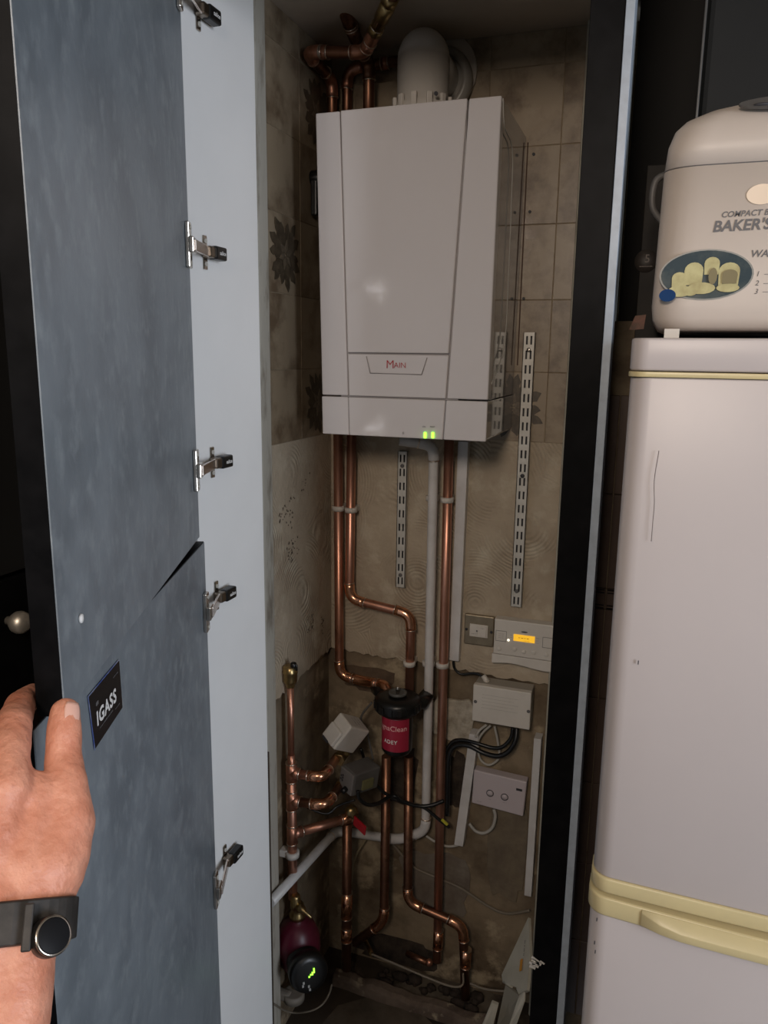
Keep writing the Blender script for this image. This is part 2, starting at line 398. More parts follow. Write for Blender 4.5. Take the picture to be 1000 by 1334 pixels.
# tiles on the two cupboard walls
zj = [1.487, 1.645, 1.803, 1.962, 2.122, 2.280, 2.347]
G = 0.0007
def tile_b(lo, hi): return B().box(lo, hi)
def flower(parent, c, ax, ay, n, s, pale=False):
    """leafy rosette printed in dark relief glaze"""
    b = B(); rnd = random.Random(int((c[0]*7 + c[2]*13)*100))
    for k in range(14):
        a = 2*pi*k/14 + rnd.uniform(-.10, .10); L = s*rnd.uniform(0.72, .92)*(1 + .16*abs(sin(2*a))); w = s*rnd.uniform(0.13, 0.18); st = s*0.12
        d = ax*cos(a)*.95 + ay*sin(a); e = -ax*sin(a) + ay*cos(a)
        P = []
        m_ = 8
        for i in range(m_ + 1):
            t = i/m_; wd = w*sin(pi*min(1, t*0.97 + .02))**0.8*(1 + 0.28*sin(t*17))
            P.append(c + d*(st + (L - st)*t) + e*wd)
        for i in range(m_, -1, -1):
            t = i/m_; wd = w*sin(pi*min(1, t*0.97 + .02))**0.8*(1 + 0.28*sin(t*17 + 1))
            P.append(c + d*(st + (L - st)*t) - e*wd)
        b.prism(P, n*0.0006*(1 + k % 3*0.4))
    mk('leaf_print', b, m_flower, parent)
    b2 = B()
    for k in range(6):
        a = 2*pi*k/6 + .3; d = ax*cos(a) + ay*sin(a); e = -ax*sin(a) + ay*cos(a)
        b2.prism([c + d*s*.03, c + d*s*.18 + e*s*.09, c + d*s*.40, c + d*s*.18 - e*s*.09], n*0.0015)
    mk('petal_print', b2, m_flower2, parent)
mk('grout_bed', B().box((-0.765, YB - 0.0008, 1.487), (-0.19, YB + 0.0139, ZC)), m_grout, wb)
mk('grout_bed', B().box((XL - 0.0139, 1.385, 1.487), (XL + 0.0008, YB, ZC)), m_grout, wl)
xs = [-0.765, -0.706, -0.549, -0.392, -0.235, -0.19]
for i in range(len(xs) - 1):
    for j in range(len(zj) - 1):
        d = random.uniform(0, 0.0006)
        t = mk('tile', tile_b((xs[i] + G, YB - 0.002 - d, zj[j] + G), (xs[i+1] - G, YB + 0.012, zj[j+1] - G)), m_tile, wb, bevel=0.0007, bseg=1)
        if i == 3 and j == 0: flower(t, V(-0.314, YB - 0.0035, 1.566), V(1, 0, 0), V(0, 0, 1), V(0, -1, 0), 0.082)
ys = [1.385, 1.448, 1.605, 1.778]
for i in range(1, 3):
    for j in range(len(zj) - 1):
        d = random.uniform(0, 0.0006)
        y0 = 1.392 if i == 1 else ys[i] + G
        if i == 1: y0 = 1.45
        t = mk('tile', tile_b((XL - 0.012, y0, zj[j] + G), (XL + 0.002 + d, ys[i+1] - G, zj[j+1] - G)), m_tile, wl, bevel=0.0007, bseg=1)
        if (i, j) in ((1, 2), (2, 0), (2, 4)): flower(t, V(XL + 0.0036, (y0 + ys[i+1])/2, (zj[j] + zj[j+1])/2), V(0, 1, 0), V(0, 0, 1), V(1, 0, 0), 0.080)
# stain line, plugged screw holes in the back wall tiles
for a in ((-0.2911, 1.7770, 2.1054), (-0.2934, 1.7770, 1.9886), (-0.2977, 1.7770, 1.8061)):
    mk('screw_hole', B().cyl(V(*a), V(*a) + V(0, -0.003, 0), 0.0032, seg=12), m_ink, wb)
mk('cut_line', B().box((-0.306, YB - 0.0042, 1.66), (-0.3035, YB - 0.002, 2.13)), mat('rust_stain', (0.07, 0.035, 0.02), 0.8), wb)
# plaster round the flue
fc = (-0.5046, 1.7780, 2.2831)
b = B().lathe(V(fc[0], YB - 0.002, fc[2]), (0, -1, 0), [(0.084, 0), (0.082, 0.006), (0.05, 0.0075)], 40)
mk('flue_plaster', b, mat('flue_filler', (0.52, 0.47, 0.42), 0.85, col2=(0.44, 0.40, 0.35), scale=8), wb)
# filler and mortar patches on the bare masonry
def blob(parent, pts, off, m_, name='mortar_patch', bev=0.004):
    mk(name, B().prism(pts, off), m_, parent, bevel=bev)
def lump(parent, cx, cz, w, h, depth, m_, y=YB + 0.014, seed=1, n=22, name='mortar_patch'):
    rnd = random.Random(seed); P = []
    for k in range(n):
        a = 2*pi*k/n; q = rnd.uniform(0.82, 1.08); ca, sa = cos(a), sin(a)
        pw = 0.55
        P.append(V(cx + w/2*q*math.copysign(abs(ca)**pw, ca), y, cz + h/2*q*math.copysign(abs(sa)**pw, sa)))
    mk(name, B().prism(P, (0, -depth, 0)), m_, parent, bevel=0.004)
p = (-0.4258, 1.7900, 0.7683); lump(wb, p[0] - .004, p[2], 0.125, 0.125, 0.012, m_patch, seed=3)
p = (-0.5760, 1.7900, 0.8067); lump(wb, p[0] - .02, p[2], 0.075, 0.03, 0.008, m_patch, seed=4)
p = (-0.4678, 1.7900, 0.2769); lump(wb, p[0], p[2], 0.20, 0.19, 0.003, mat('grey_mortar', (0.20, 0.17, 0.135), 0.9, col2=(0.14, 0.11, 0.085), scale=16, bump=.5), seed=5)
p = (-0.2761, 1.7900, 0.4405); lump(wb, p[0], p[2], 0.10, 0.34, 0.004, mat('tan_mortar', (0.19, 0.15, 0.10), 0.9, col2=(0.13, 0.10, 0.07), scale=16, bump=.5), seed=6)
m_hollow_soot = mat('hollow_shade_soot', (.065, .046, .032), .95, col2=(.02, .014, .01), scale=30)  # shade of broken holes put into flat patch colour; also the soot
p = (-0.5719, 1.7900, 0.5755); lump(wb, p[0], p[2], 0.10, 0.20, 0.001, m_hollow_soot, seed=8, name='hollow_shade')
p = (-0.4076, 1.7900, 0.5877); lump(wb, p[0], p[2], 0.06, 0.17, 0.001, m_hollow_soot, seed=9, name='hollow_shade')
p = (-0.5735, 1.7900, 0.0278); lump(wb, p[0], p[2], 0.25, 0.09, 0.001, m_hollow_soot, seed=10, name='soot_stain')
p = (-0.6624, 1.7900, 0.8468); lump(wb, p[0], p[2] - .01, 0.15, 0.07, 0.001, mat('hollow_shade_brown', (.14, .095, .06), .95, col2=(.09, .06, .04), scale=30), seed=11, name='hollow_shade')
# right-hand render strip running full height beside the post
structure(mk('trim_2', B().box((-0.192, 1.752, ZF), (-0.115, YB + 0.014, ZC)), m_strip, bevel=0.004))
# plaster bead at the front of the tiled wall + dark joint
structure(mk('trim_3', B().box((XL - 0.014, 1.40, ZF), (XL + 0.008, 1.4495, ZC)), m_bead, bevel=0.006))
structure(mk('trim_4', B().box((XL - 0.02, 1.335, ZF), (XL - 0.008, 1.40, ZC)), m_board))

# ================================================================== CUPBOARD CARCASS
p = mk('side_panel', B().box((-0.738, 1.10, ZF), (-0.72, 1.333, ZC)), m_whitepanel, bevel=0.0008)
tag(p, 'tall white melamine side panel carrying the door hinges', 'panel')
post = thing('door_post', (-0.09, 1.1, ZF), 'tall black laminate post between the boiler cupboard and the fridge', 'post')
mk('post_board', B().box((-0.117, 1.09, ZF), (-0.0745, 1.113, ZC)), m_black, post, bevel=0.0008)
mk('edge_strip', B().box((-0.0742, 1.088, ZF), (-0.063, 1.135, ZC)), m_blueedge, post, bevel=0.0008)
sc = B()
for (x, y, w, h, a) in ((697, 1249, .008, .0035, .5), (696, 1253, .011, .004, -.4), (700, 1256, .007, .003, .2), (710, 1252, .005, .002, .3), (692, 1262, .007, .003, .6)):
    pass
q = (-0.1133, 1.0895, 0.7277)
for (dx, dz, w, h, a) in ((0, .004, .007, .0022, -.5), (.002, 0, .008, .0025, -.35), (-.002, -.006, .008, .002, -.3), (.011, .002, .004, .0014, -.5), (-.004, -.011, .005, .0022, -.25), (.001, -.003, .006, .002, .3)):
    ux = V(cos(a), 0, sin(a))*w; uz = V(-sin(a), 0, cos(a))*h
    c = V(q[0] + dx, q[1], q[2] + dz)
    sc.obox(c, ux, V(0, .0004, 0), uz)
mk('scuff', sc, m_scuff, post)

# ------------------------------------------------------------------ doors (opened towards the room)
def door(hx, hy, dx, dy, wdt, z0, z1, label, name='cupboard_door', T=0.023):
    d = V(dx, dy, 0).normalized(); n = V(-d.y, d.x, 0)      # n: inner face normal
    root = thing(name, (hx, hy, z0), label, 'door')
    h = V(hx, hy, 0); b = B()
    o = h - n*T*0.5 + d*wdt*0.5
    b.obox(V(o.x, o.y, (z0 + z1)/2) - n*0.0006, d*(wdt/2 - .001), n*(T/2 - .0006), V(0, 0, (z1 - z0)/2))
    mk('door_board', b, m_black, root)
    f = B().obox(V(h.x, h.y, (z0 + z1)/2) + d*wdt/2 - n*0.0006, d*(wdt/2 - 0.0015), n*0.0006, V(0, 0, (z1 - z0)/2 - .0012))
    mk('inner_face', f, m_door, root)
    return root, h, d, n
ud, uh, udd, un = door(-0.7065, 1.085, 0.3875, -0.922, 0.654, 1.375, 2.34, 'upper cupboard door with grey-blue concrete-look inner face and three hinges')
ld, lh, ldd, ln = door(-0.6975, 1.085, 0.224, -0.6103, 0.663, ZF + .06, 1.369, 'lower cupboard door with grey-blue concrete-look inner face held by the hand')
q = uh + udd*0.601 + un*0.0004
mk('screw_cap', B().lathe(V(q.x, q.y, 1.444), un, [(0.0045, 0), (0.0040, 0.002), (0.001, 0.0026)], 16), m_whiteink, ud)
# black advertising card stuck on the lower door
def ldp(s_, z, o=0.0012): return V(lh.x, lh.y, 0) + ldd*s_ + ln*o + V(0, 0, z)
card = thing('sticker', ldp(0.495, 1.28), 'black business card sticker lettered IGASS on the lower door', 'sticker')
mk('card', B().prism([ldp(.451, 1.343), ldp(.544, 1.343), ldp(.536, 1.283), ldp(.449, 1.286)], ln*0.0005), mat('card_black', (0.006, 0.006, 0.007), 0.3), card)
mk('card_edge', B().prism([ldp(.451, 1.3445, .0011), ldp(.5455, 1.3445, .0011), ldp(.5375, 1.2815, .0011), ldp(.534, 1.283, .0011), ldp(.5425, 1.3432, .0011), ldp(.451, 1.3432, .0011)], ln*0.0004), mat('card_blue', (0.05, 0.09, 0.30), 0.4, col2=(.3, .33, .4), scale=40), card)
b = B(); text_on(b, 'IGASS', 0.0215, ldp(.498, 1.310, .0020), -ldd, V(0, 0, 1), offset=0.0007, space=1.12)
mk('lettering', b, m_whiteink, card)
b = B(); marks(b, .040, 0.0024, ldp(.500, 1.2985, .0020), -ldd, V(0, 0, 1)); marks(b, .014, 0.002, ldp(.466, 1.296, .0020), -ldd, V(0, 0, 1)); marks(b, .014, 0.002, ldp(.466, 1.333, .0020), -ldd, V(0, 0, 1))
b.obox(ldp(.524, 1.327, .002), ldd*.003, ln*.0002, V(0, 0, .002))
mk('small_print', b, m_greyink, card)

# ------------------------------------------------------------------ hinges
def hinge(hp, d, n, s0, z, where, yplate=1.149, tilt=0.0):
    """concealed hinge: cup plate on the door, arm, cross plate and cover cap on the side panel"""
    c = V(hp.x, hp.y, 0) + d*s0; c.z = z
    root = thing('cabinet_hinge', (-0.72, yplate, z), 'nickel concealed hinge with a black cover cap, ' + where, 'hinge', 'cupboard door hinges')
    b = B().obox(c + n*0.004, d*0.010, n*0.0035, V(0, 0, 0.034))
    cp = mk('cup_plate', b, m_chrome, root, bevel=0.002)
    mk('cup', B().obox(c + n*0.010 + d*0.0, d*0.012, n*0.004, V(0, 0, .012)), m_chrome, cp, bevel=0.002)
    for k in (-1, 1):
        mk('screw', B().cyl(c + n*0.0075 + V(0, 0, k*.026), c + n*0.0088 + V(0, 0, k*.026), .0035, seg=12), m_steel, cp)
    P0 = c + n*0.014; P1 = V(-0.705, yplate - 0.012, z)
    dd = (P1 - P0); L = dd.length; dd.normalize(); side = dd.cross(V(0, 0, 1)).normalized()
    mk('link_arm', B().obox((P0 + P1)/2, dd*(L/2 + .002), side*0.0022, V(0, 0, 0.0085)), mat('polished_nickel', (0.80, 0.72, 0.66), 0.25, 1.0), root, bevel=0.0012)
    mp = B().box((-0.7195, yplate - .006, z - .027), (-0.7165, yplate + .006, z + .027))
    pl = mk('mounting_plate', mp, m_chrome, root, bevel=0.003)
    for k in (-1, 1):
        mk('screw', B().cyl(V(-0.7165, yplate, z + k*.018), V(-0.7150, yplate, z + k*.018), .0038, seg=12), m_steel, pl)
    mk('arm_housing', B().obox(V(-0.708, yplate - 0.002, z), V(0.0085, 0, 0), V(0, .010, 0), V(0, 0, .0092)), mat('dark_nickel', (0.25, 0.21, 0.17), 0.3, 1.0), root, bevel=0.003)
    cap = mk('cover_cap', B().obox(V(-0.7055, yplate + 0.019, z), V(0.0085, 0, 0), V(0, .017, 0), V(0, 0, .0108)), m_blackpl, root, bevel=0.003)
    b = B(); text_on(b, 'salice', 0.009, V(-0.6966, yplate + .021, z), V(0, 1, 0), V(0, 0, 1), offset=.0002)
    mk('lettering', b, m_whiteink, cap)
    return root
hinge(uh, udd, un, 0.028, 2.197, 'at the very top of the upper door', 1.150)
hinge(uh, udd, un, 0.026, 1.840, 'halfway up the upper door', 1.148)
hinge(uh, udd, un, 0.030, 1.493, 'lowest on the upper door', 1.150)
hinge(lh, ldd, ln, 0.022, 1.252, 'just under the door gap', 1.150)
hinge(lh, ldd, ln, 0.022, 0.722, 'on the lower door near the pump', 1.150)

# ================================================================== BOILER
BT, BM, BB = 2.142, 1.594, 1.514
boiler = thing('boiler', (-0.49, 1.63, BB), 'white wall-hung gas boiler with two green lights and a red MAIN badge', 'boiler')
YF = 1.494
def bx(z, k):   # outline x at height z: k=0 left edge, 1 left seam, 2 right seam, 3 right edge
    t = (z - BB)/(BT - BB)
    return {0: -0.662 - 0.014*t, 1: -0.6010 - 0.0225*t, 2: -0.3985 + 0.029*t, 3: -0.3115 + 0.0035*t}[k]
g = 0.0014
def panel(k0, k1, z0, z1, y0, y1, ga, gb):
    P = [V(bx(z0, k0) + ga, y0, z0), V(bx(z0, k1) - gb, y0, z0), V(bx(z1, k1) - gb, y0, z1), V(bx(z1, k0) + ga, y0, z1)]
    return B().prism(P, (0, y1 - y0, 0))
mk('case', B().prism([V(bx(BM, 0) + .002, YF + .012, BM), V(bx(BM, 3) - .001, YF + .012, BM), V(bx(BT, 3) - .001, YF + .012, BT), V(bx(BT, 0) + .002, YF + .012, BT)], (0, 1.775 - YF - .012, 0)), m_boilershaded, boiler, bevel=0.002)
mk('front_panel', panel(0, 1, BM + .0015, BT, YF + .002, YF + .03, 0, g), m_boiler, boiler, bevel=0.0025)
mk('front_panel', panel(2, 3, BM + .0015, BT, YF + .002, YF + .03, g, 0), m_boiler, boiler, bevel=0.0025)
# centre panel, with the badge pocket
zr = (-0.4938, 1.4940, 1.6816)[2]
cp = mk('centre_panel', panel(1, 2, zr + .0015, BT, YF - .001, YF + .012, g, g), m_boiler, boiler, bevel=0.0025)
mk('seam', B().box((-0.622, YF + .006, BB + .002), (-0.372, YF + .0125, BT - .004)), m_seam, boiler)
lowp = mk('badge_panel', panel(1, 2, BM + .0015, zr - .0015, YF + .0005, YF + .012, g, g), m_boiler, boiler, bevel=0.002)
pk = [(-0.5643, 1.4936, 1.6762), (-0.5557, 1.4936, 1.6425), (-0.4463, 1.4936, 1.6417), (-0.4360, 1.4936, 1.6749)]
pk = [V(*a) for a in pk]
ol = B()
for a, c in ((0, 1), (1, 2), (2, 3)):
    ol.cyl(pk[a], pk[c], 0.0009, seg=6)
mk('badge_outline', ol, m_seam, lowp)
mid = V(*(-0.5004, 1.4930, 1.6589))
b = B(); text_on(b, 'M', 0.0235, mid + V(-.0125, 0, .001), V(1, 0, 0), V(0, 0, 1), offset=-.0002); text_on(b, 'AIN', 0.0155, mid + V(.0085, 0, -.0002), V(1, 0, 0), V(0, 0, 1), offset=-.0001)
mk('badge_lettering', b, m_red, lowp)
# lower drop-down cover
lowc = B()
P = [V(bx(BM, 0), 0, BM - .001), V(bx(BB, 0), 0, BB + .004), V(bx(BB, 0) + .006, 0, BB), V(bx(BB, 3) - .004, 0, BB), V(bx(BB, 3), 0, BB + .004), V(bx(BM, 3), 0, BM - .001)]
P = [p + V(0, YF + .002, 0) for p in P]
lc = mk('lower_cover', lowc.prism(P, (0, 1.775 - YF, 0)), m_boilershaded, boiler, bevel=0.002)
mk('cover_front', panel(0, 1, BB, BM - .0015, YF, YF + .006, 0, g*.6), m_boiler, lc, bevel=0.002)
mk('cover_front', panel(1, 2, BB, BM - .0015, YF - .0012, YF + .006, g*.6, g*.6), m_boiler, lc, bevel=0.002)
mk('cover_front', panel(2, 3, BB, BM - .0015, YF, YF + .006, g*.6, 0), m_boiler, lc, bevel=0.002)
for px in ((-0.4354, 1.4910, 1.5215), (-0.4193, 1.4910, 1.5223)):
    c = V(*px); mk('indicator_light', B().obox(c, V(.0027, 0, 0), V(0, .0015, 0), V(0, 0, .0062)), m_green, boiler, bevel=.001)
b = B(); text_on(b, 'ON', 0.0045, V(*(-0.4383, 1.4915, 1.5384)), V(1, 0, 0), V(0, 0, 1)); text_on(b, 'RESET', 0.0040, V(*(-0.4207, 1.4915, 1.5391)), V(1, 0, 0), V(0, 0, 1))
text_on(b, '|||', 0.0055, V(*(-0.4820, 1.4915, 1.5240)), V(1, 0, 0), V(0, 0, 1))
mk('small_print', b, m_ink, boiler)
# thin sensor wire hanging down the right side of the case
wire = smooth_path([(-0.3055, 1.4968, 2.1369), (-0.3055, 1.5214, 2.0956), (-0.3055, 1.6062, 2.0758), (-0.3055, 1.6209, 1.9864), (-0.3055, 1.6239, 1.8394), (-0.3055, 1.6196, 1.7171), (-0.3055, 1.5662, 1.6630), (-0.3055, 1.4973, 1.6269)])
tag(mk('sensor_wire', B().sweep(wire, 0.0012, 6), m_cable), 'thin pale wire hanging down the right side of the boiler', 'wire')
# flue
flue = thing('flue', (fc[0], 1.66, 2.12), 'white plastic flue elbow on top of the boiler', 'flue')
fx, fy = V(*(-0.5071, 1.6600, 2.2422)).x, 1.66
prof = [(0.058, 0), (0.058, 0.042), (0.0535, 0.044), (0.0535, 0.132)]
for k in range(9):
    a = k/8*pi/2; prof.append((max(0.0535*cos(a), .001), 0.132 + 0.058*sin(a)))
mflue = mat('flue_white', (0.58, 0.54, 0.49), 0.42, col2=(.54, .50, .45), scale=8)
mk('flue_elbow', B().lathe(V(fx, fy, BT), (0, 0, 1), prof, 32), mflue, flue)
mk('flue_duct', B().cyl(V(fx, fy, BT + .125), V(fx, YB - .012, BT + .125), 0.050, seg=32), mflue, flue)
mk('wall_seal', B().lathe(V(fx + .008, YB - .012, BT + .118), (0, -1, 0), [(0.070, 0), (0.073, .006), (0.071, .020), (0.064, .028), (.055, .030), (.054, .012)], 36), mat('seal_grey', (0.30, 0.28, 0.25), 0.35), flue)
b = B()
for k in range(12):
    a = k*pi/6; d = V(cos(a), sin(a), 0)
    b.obox(V(fx, fy, BT + .034) + d*0.0595, d*.004, V(-d.y, d.x, 0)*.006, V(0, 0, .022))
mk('clamp_lug', b, mflue, flue, bevel=0.002)
mk('clamp_screw', B().cyl(V(*(-0.4604, 1.5980, 2.1879)), V(*(-0.4604, 1.5980, 2.1879)) + V(0, -.003, 0), .004, seg=12), m_ink, flue)

# ================================================================== PIPES ABOVE THE BOILER
pa = V(*(-0.7429, 1.6000, 2.2927)); pb_ = V(*(-0.6087, 1.5880, 2.2747)); zt_b = BT - .006
pipe('copper_pipe', [(-0.5097, 1.4800, 2.3302), (-0.5836, 1.5600, 2.2874), pb_, pa, pa + V(0, .135, -.012), V(pa.x, pa.y + .135, zt_b)], 0.0118, 'copper pipe from the diagonal brass valve turning left into the ceiling corner', m=m_copperd, fit=m_copper, rad=.024, collars=[((pa*.72 + pb_*.28), (pa*.62 + pb_*.38))])
v = thing('service_valve', (-0.5506, 1.5250, 2.3060), 'brass compression valve on the diagonal copper pipe above the boiler', 'valve')
a = V(*(-0.5290, 1.5020, 2.3195)); c = V(*(-0.5786, 1.5550, 2.2906))
dirv = (c - a).normalized()
mk('valve_body', B().lathe(a, dirv, [(0.013, 0), (0.015, .004), (.015, .035), (.0125, .037), (.0125, .055)], 20), m_brass, v)
mk('compression_nut', B().lathe(a + dirv*.055, dirv, [(0.0155, 0), (0.0165, .003), (.0165, .016), (.0135, .019)], 6), m_brass, v)
mk('compression_nut', B().lathe(a - dirv*.018, dirv, [(0.0145, 0), (0.0165, .003), (.0165, .016), (.0135, .018)], 6), m_brass, v)
pc_ = V(*(-0.6500, 1.6550, 2.3161))
pipe('copper_pipe', [(-0.6464, 1.5500, 2.3791), (-0.6530, 1.5900, 2.3558), pc_, pc_ + V(.002, .062, -.012), V(pc_.x + .002, pc_.y + .062, zt_b)], 0.0125, 'thick tarnished copper pipe from the ceiling bending back behind the brass valve', m=m_copperd, fit=m_copperd, rad=0.025)
pipe('copper_pipe', [(-0.5672, 1.7620, 2.3149), (-0.7177, 1.7620, 2.3096), V(V(*(-0.7177, 1.7620, 2.3096)).x, 1.762, zt_b)], 0.0115, 'dark level copper pipe behind the flue turning down behind the boiler', m=m_copperd, fit=m_copper, collars=[((-0.6350, 1.7620, 2.3124), (-0.6188, 1.7620, 2.3131))])
# black downpipe gap cover between boiler and left wall
tag(mk('cable_boss', B().lathe(V(-0.752, 1.66, 2.06), (1, 0, 0), [(0.017, -.008), (.017, .012), (.012, .02)], 16).box((-0.757, 1.645, 1.98), (-0.742, 1.675, 2.06)), m_blackpl, bevel=.003), 'black plastic wall bracket between the tiles and boiler', 'bracket')

# ================================================================== PIPES BELOW THE BOILER
PY = 1.742
pipe('copper_pipe', [(-0.7309, 1.7420, 1.5071), (-0.7259, 1.7420, 0.8564), (-0.6487, 1.7420, 0.8516), (-0.5817, 1.7000, 0.8695), (-0.5702, 1.6800, 0.8350)], 0.0115, 'leftmost long copper pipe under the boiler, elbowing towards the filter', rad=.03)
pipe('copper_pipe', [(-0.6946, 1.7420, 1.5086), (-0.6987, 1.7420, 1.0693), (-0.5344, 1.7420, 1.0493), (-0.5340, 1.7420, 0.8345)], 0.0115, 'copper pipe under the boiler that jogs right halfway down', rad=.03)
pipe('copper_pipe', [(-0.4501, 1.7420, 1.5012), (-0.4481, 1.7420, 1.0603), (-0.4460, 1.7420, 0.6496), (-0.4403, 1.7420, 0.0793)], 0.0115, 'long straight copper pipe right of the white waste pipe', elbows=False,
     collars=[((-0.4387, 1.7420, 0.1749), (-0.4393, 1.7420, 0.1203))])
PD = 1.73
pipe('copper_pipe', [(-0.5289, 1.7300, 0.6716), (-0.5224, 1.7300, 0.2472), (-0.3700, 1.7300, 0.2183), (-0.3563, 1.7300, 0.0015)], 0.012, 'copper pipe below the filter that steps right to the floor', m=m_copperd, rad=.03,
     collars=[((-0.3594, 1.7300, 0.1496), (-0.3597, 1.7300, 0.0979))])
pipe('copper_pipe', [(-0.5790, 1.7000, 0.6773), (-0.5785, 1.7000, 0.1955), (-0.6618, 1.7000, 0.1043)], 0.012, 'copper pipe below the left of the filter, elbowing left near the floor', m=m_copperd, rad=.03)
pipe('copper_pipe', [(-0.6616, 1.6400, 0.5059), (-0.6622, 1.6400, 0.0725)], 0.0125, 'dark vertical copper pipe beside the pump with two joints', m=m_copperd, elbows=False, collars=[((-0.6608, 1.6400, 0.3033), (-0.6627, 1.6400, 0.2294)), ((-0.6626, 1.6400, 0.1994), (-0.6625, 1.6400, 0.1598))])
# white condensate pipe
w = pipe('waste_pipe', [(-0.5551, 1.6900, 1.4851), (-0.4803, 1.7200, 1.4750), (-0.4821, 1.7420, 0.4620), (-0.5532, 1.7420, 0.4178), (-0.7343, 1.7420, 0.4022), (-0.7450, 1.3787, 0.4453)], 0.0115, 'white plastic condensate pipe running down and then left behind the pipework', m=m_pvc, fit=m_pvc, rad=.025)
for q0, q1 in (((-0.4849, 1.7420, 1.4141), (-0.4835, 1.7420, 1.3626)), ((-0.5661, 1.7420, 0.4170), (-0.5964, 1.7420, 0.4143))):
    pass
# pipe clips
def clip(pts_px, where, bar, axis=(1, 0, 0), name='pipe_clip', r=.0115, gp='white plastic pipe clips'):
    root = thing(name, bar, where, 'pipe clip', gp)
    for c in pts_px:
        c = V(*c)
        b = B().lathe(c - V(0, 0, .006), (0, 0, 1), [(r + .0005, 0), (r + .0042, 0), (r + .0042, .012), (r + .0005, .012)], 20)
        mk('clip_ring', b, m_plastic, root)
        mk('clip_base', B().box((c.x - .010, c.y + .009, c.z - .007), (c.x + .010, YB, c.z + .007)), m_plastic, root, bevel=.001)
    return root
clip([(-0.7297, 1.7420, 1.3022), (-0.6956, 1.7420, 1.3010)], 'white double clip holding the two left copper pipes', (-0.7277, 1.7750, 1.2943))
clip([(-0.4868, 1.7420, 1.3456), (-0.4509, 1.7420, 1.3446)], 'white clip on the waste pipe and straight copper pipe, high up', (-0.4767, 1.7750, 1.3388))
clip([(-0.5357, 1.7420, 0.9193)], 'white clip on the jogged copper pipe above the filter', (-0.5438, 1.7750, 0.9052))
clip([(-0.4856, 1.7420, 0.9269), (-0.4501, 1.7420, 0.9282)], 'white double clip level with the trunking end', (-0.4787, 1.7750, 0.9130))

# ------------------------------------------------------------------ left riser with air vent
XR = -0.733
riser_pts = [(-0.7350, 1.4703, 0.9507), (-0.7350, 1.4807, 0.7316), (-0.7330, 1.4933, 0.5642), (-0.7300, 1.4914, 0.3739)]
rv = [V(*p) for p in riser_pts]
yy = rv[1].y
lx = rv[1].x
tp = V(*(-0.7478, 1.5000, 0.9439)); 
rz = lambda z: V(tp.x, 1.50, z)
z_vent = V(*(-0.7499, 1.5000, 0.9265)).z; z_t1 = V(*(-0.7447, 1.5000, 0.7073)).z; z_t2 = V(*(-0.7415, 1.5000, 0.6336)).z; z_t3 = V(*(-0.7344, 1.5000, 0.5431)).z; z_bot = V(*(-0.7321, 1.5000, 0.3670)).z
riser = thing('copper_pipe', rz(z_bot), 'left copper riser with tees, standing on the red pump', 'pipe')
mk('thin_tube', B().sweep([rz(z_vent), rz(z_t1 + .035)], 0.0078), m_copper, riser)
mk('reducer', B().lathe(rz(z_t1 + .045), (0, 0, -1), [(0.0088, 0), (.0092, .02), (.013, .035), (.013, .045)], 20), m_copper, riser)
mk('thick_tube', B().sweep([rz(z_t1 + .01), rz(z_bot)], 0.0112), m_copper, riser)
def tee(z, d, L):
    d = Vector(d).normalized()
    t_ = mk('tee', B().cyl(rz(z + .024), rz(z - .024), .0132).cyl(rz(z), rz(z) + d*L, .0132), m_copper, riser)
    for qa, qb in ((rz(z + .0255), rz(z + .0225)), (rz(z - .0255), rz(z - .0225)), (rz(z) + d*(L - .0015), rz(z) + d*(L + .0015))):
        mk('solder_ring', B().cyl(qa, qb, .0142), m_solder, t_)
tee(z_t1, (1, 0, -.05), .022); tee(z_t2, (1, 0, -.05), .022)
dT = V(*(-0.6535, 1.6200, 0.5332)) - rz(z_t3)
tee(z_t3, dT, .026)
pipe('copper_pipe', [rz(z_t3) + dT.normalized()*.024, rz(z_t3) + dT], .0112, 'copper branch rising right from the riser to the red-handled valve', elbows=False,
     collars=[(rz(z_t3) + dT*.88, rz(z_t3) + dT*1.06)])
# auto air vent
av = thing('air_vent', rz(z_vent), 'brass bottle air vent on top of the left copper riser', 'valve')
h0 = rz(z_vent - .004)
mk('vent_body', B().lathe(h0, (0, 0, 1), [(.009, 0), (.011, .004), (.011, .010), (.0155, .013), (.0165, .018), (.0165, .034), (.0175, .036), (.0175, .040), (.0165, .042), (.0165, .052), (.010, .054)], 24), m_brass, av)
mk('vent_cap', B().lathe(h0 + V(.010, -.003, .048), (0, 0, 1), [(.006, 0), (.007, .003), (.007, .014), (.004, .016)], 12).sweep([h0 + V(.012, -.004, .062), h0 + V(.018, -.004, .058), h0 + V(.018, -.004, .046)], .003, 8), m_blackpl, av)
# valve branches
e1 = V(*(-0.6673, 1.5000, 0.7095)); e1b = V(*(-0.6705, 1.6000, 0.7115))
pipe('copper_pipe', [rz(z_t1) + V(.02, 0, -.001), e1, e1b], .0112, 'short copper branch from the riser to the white valve head', rad=.026)
e2 = V(*(-0.6597, 1.5000, 0.6397)); e2b = V(*(-0.6581, 1.6000, 0.6414))
pipe('copper_pipe', [rz(z_t2) + V(.02, 0, -.001), e2, e2b], .0112, 'short copper branch from the riser to the grey valve head', m=m_copperd, rad=.026)
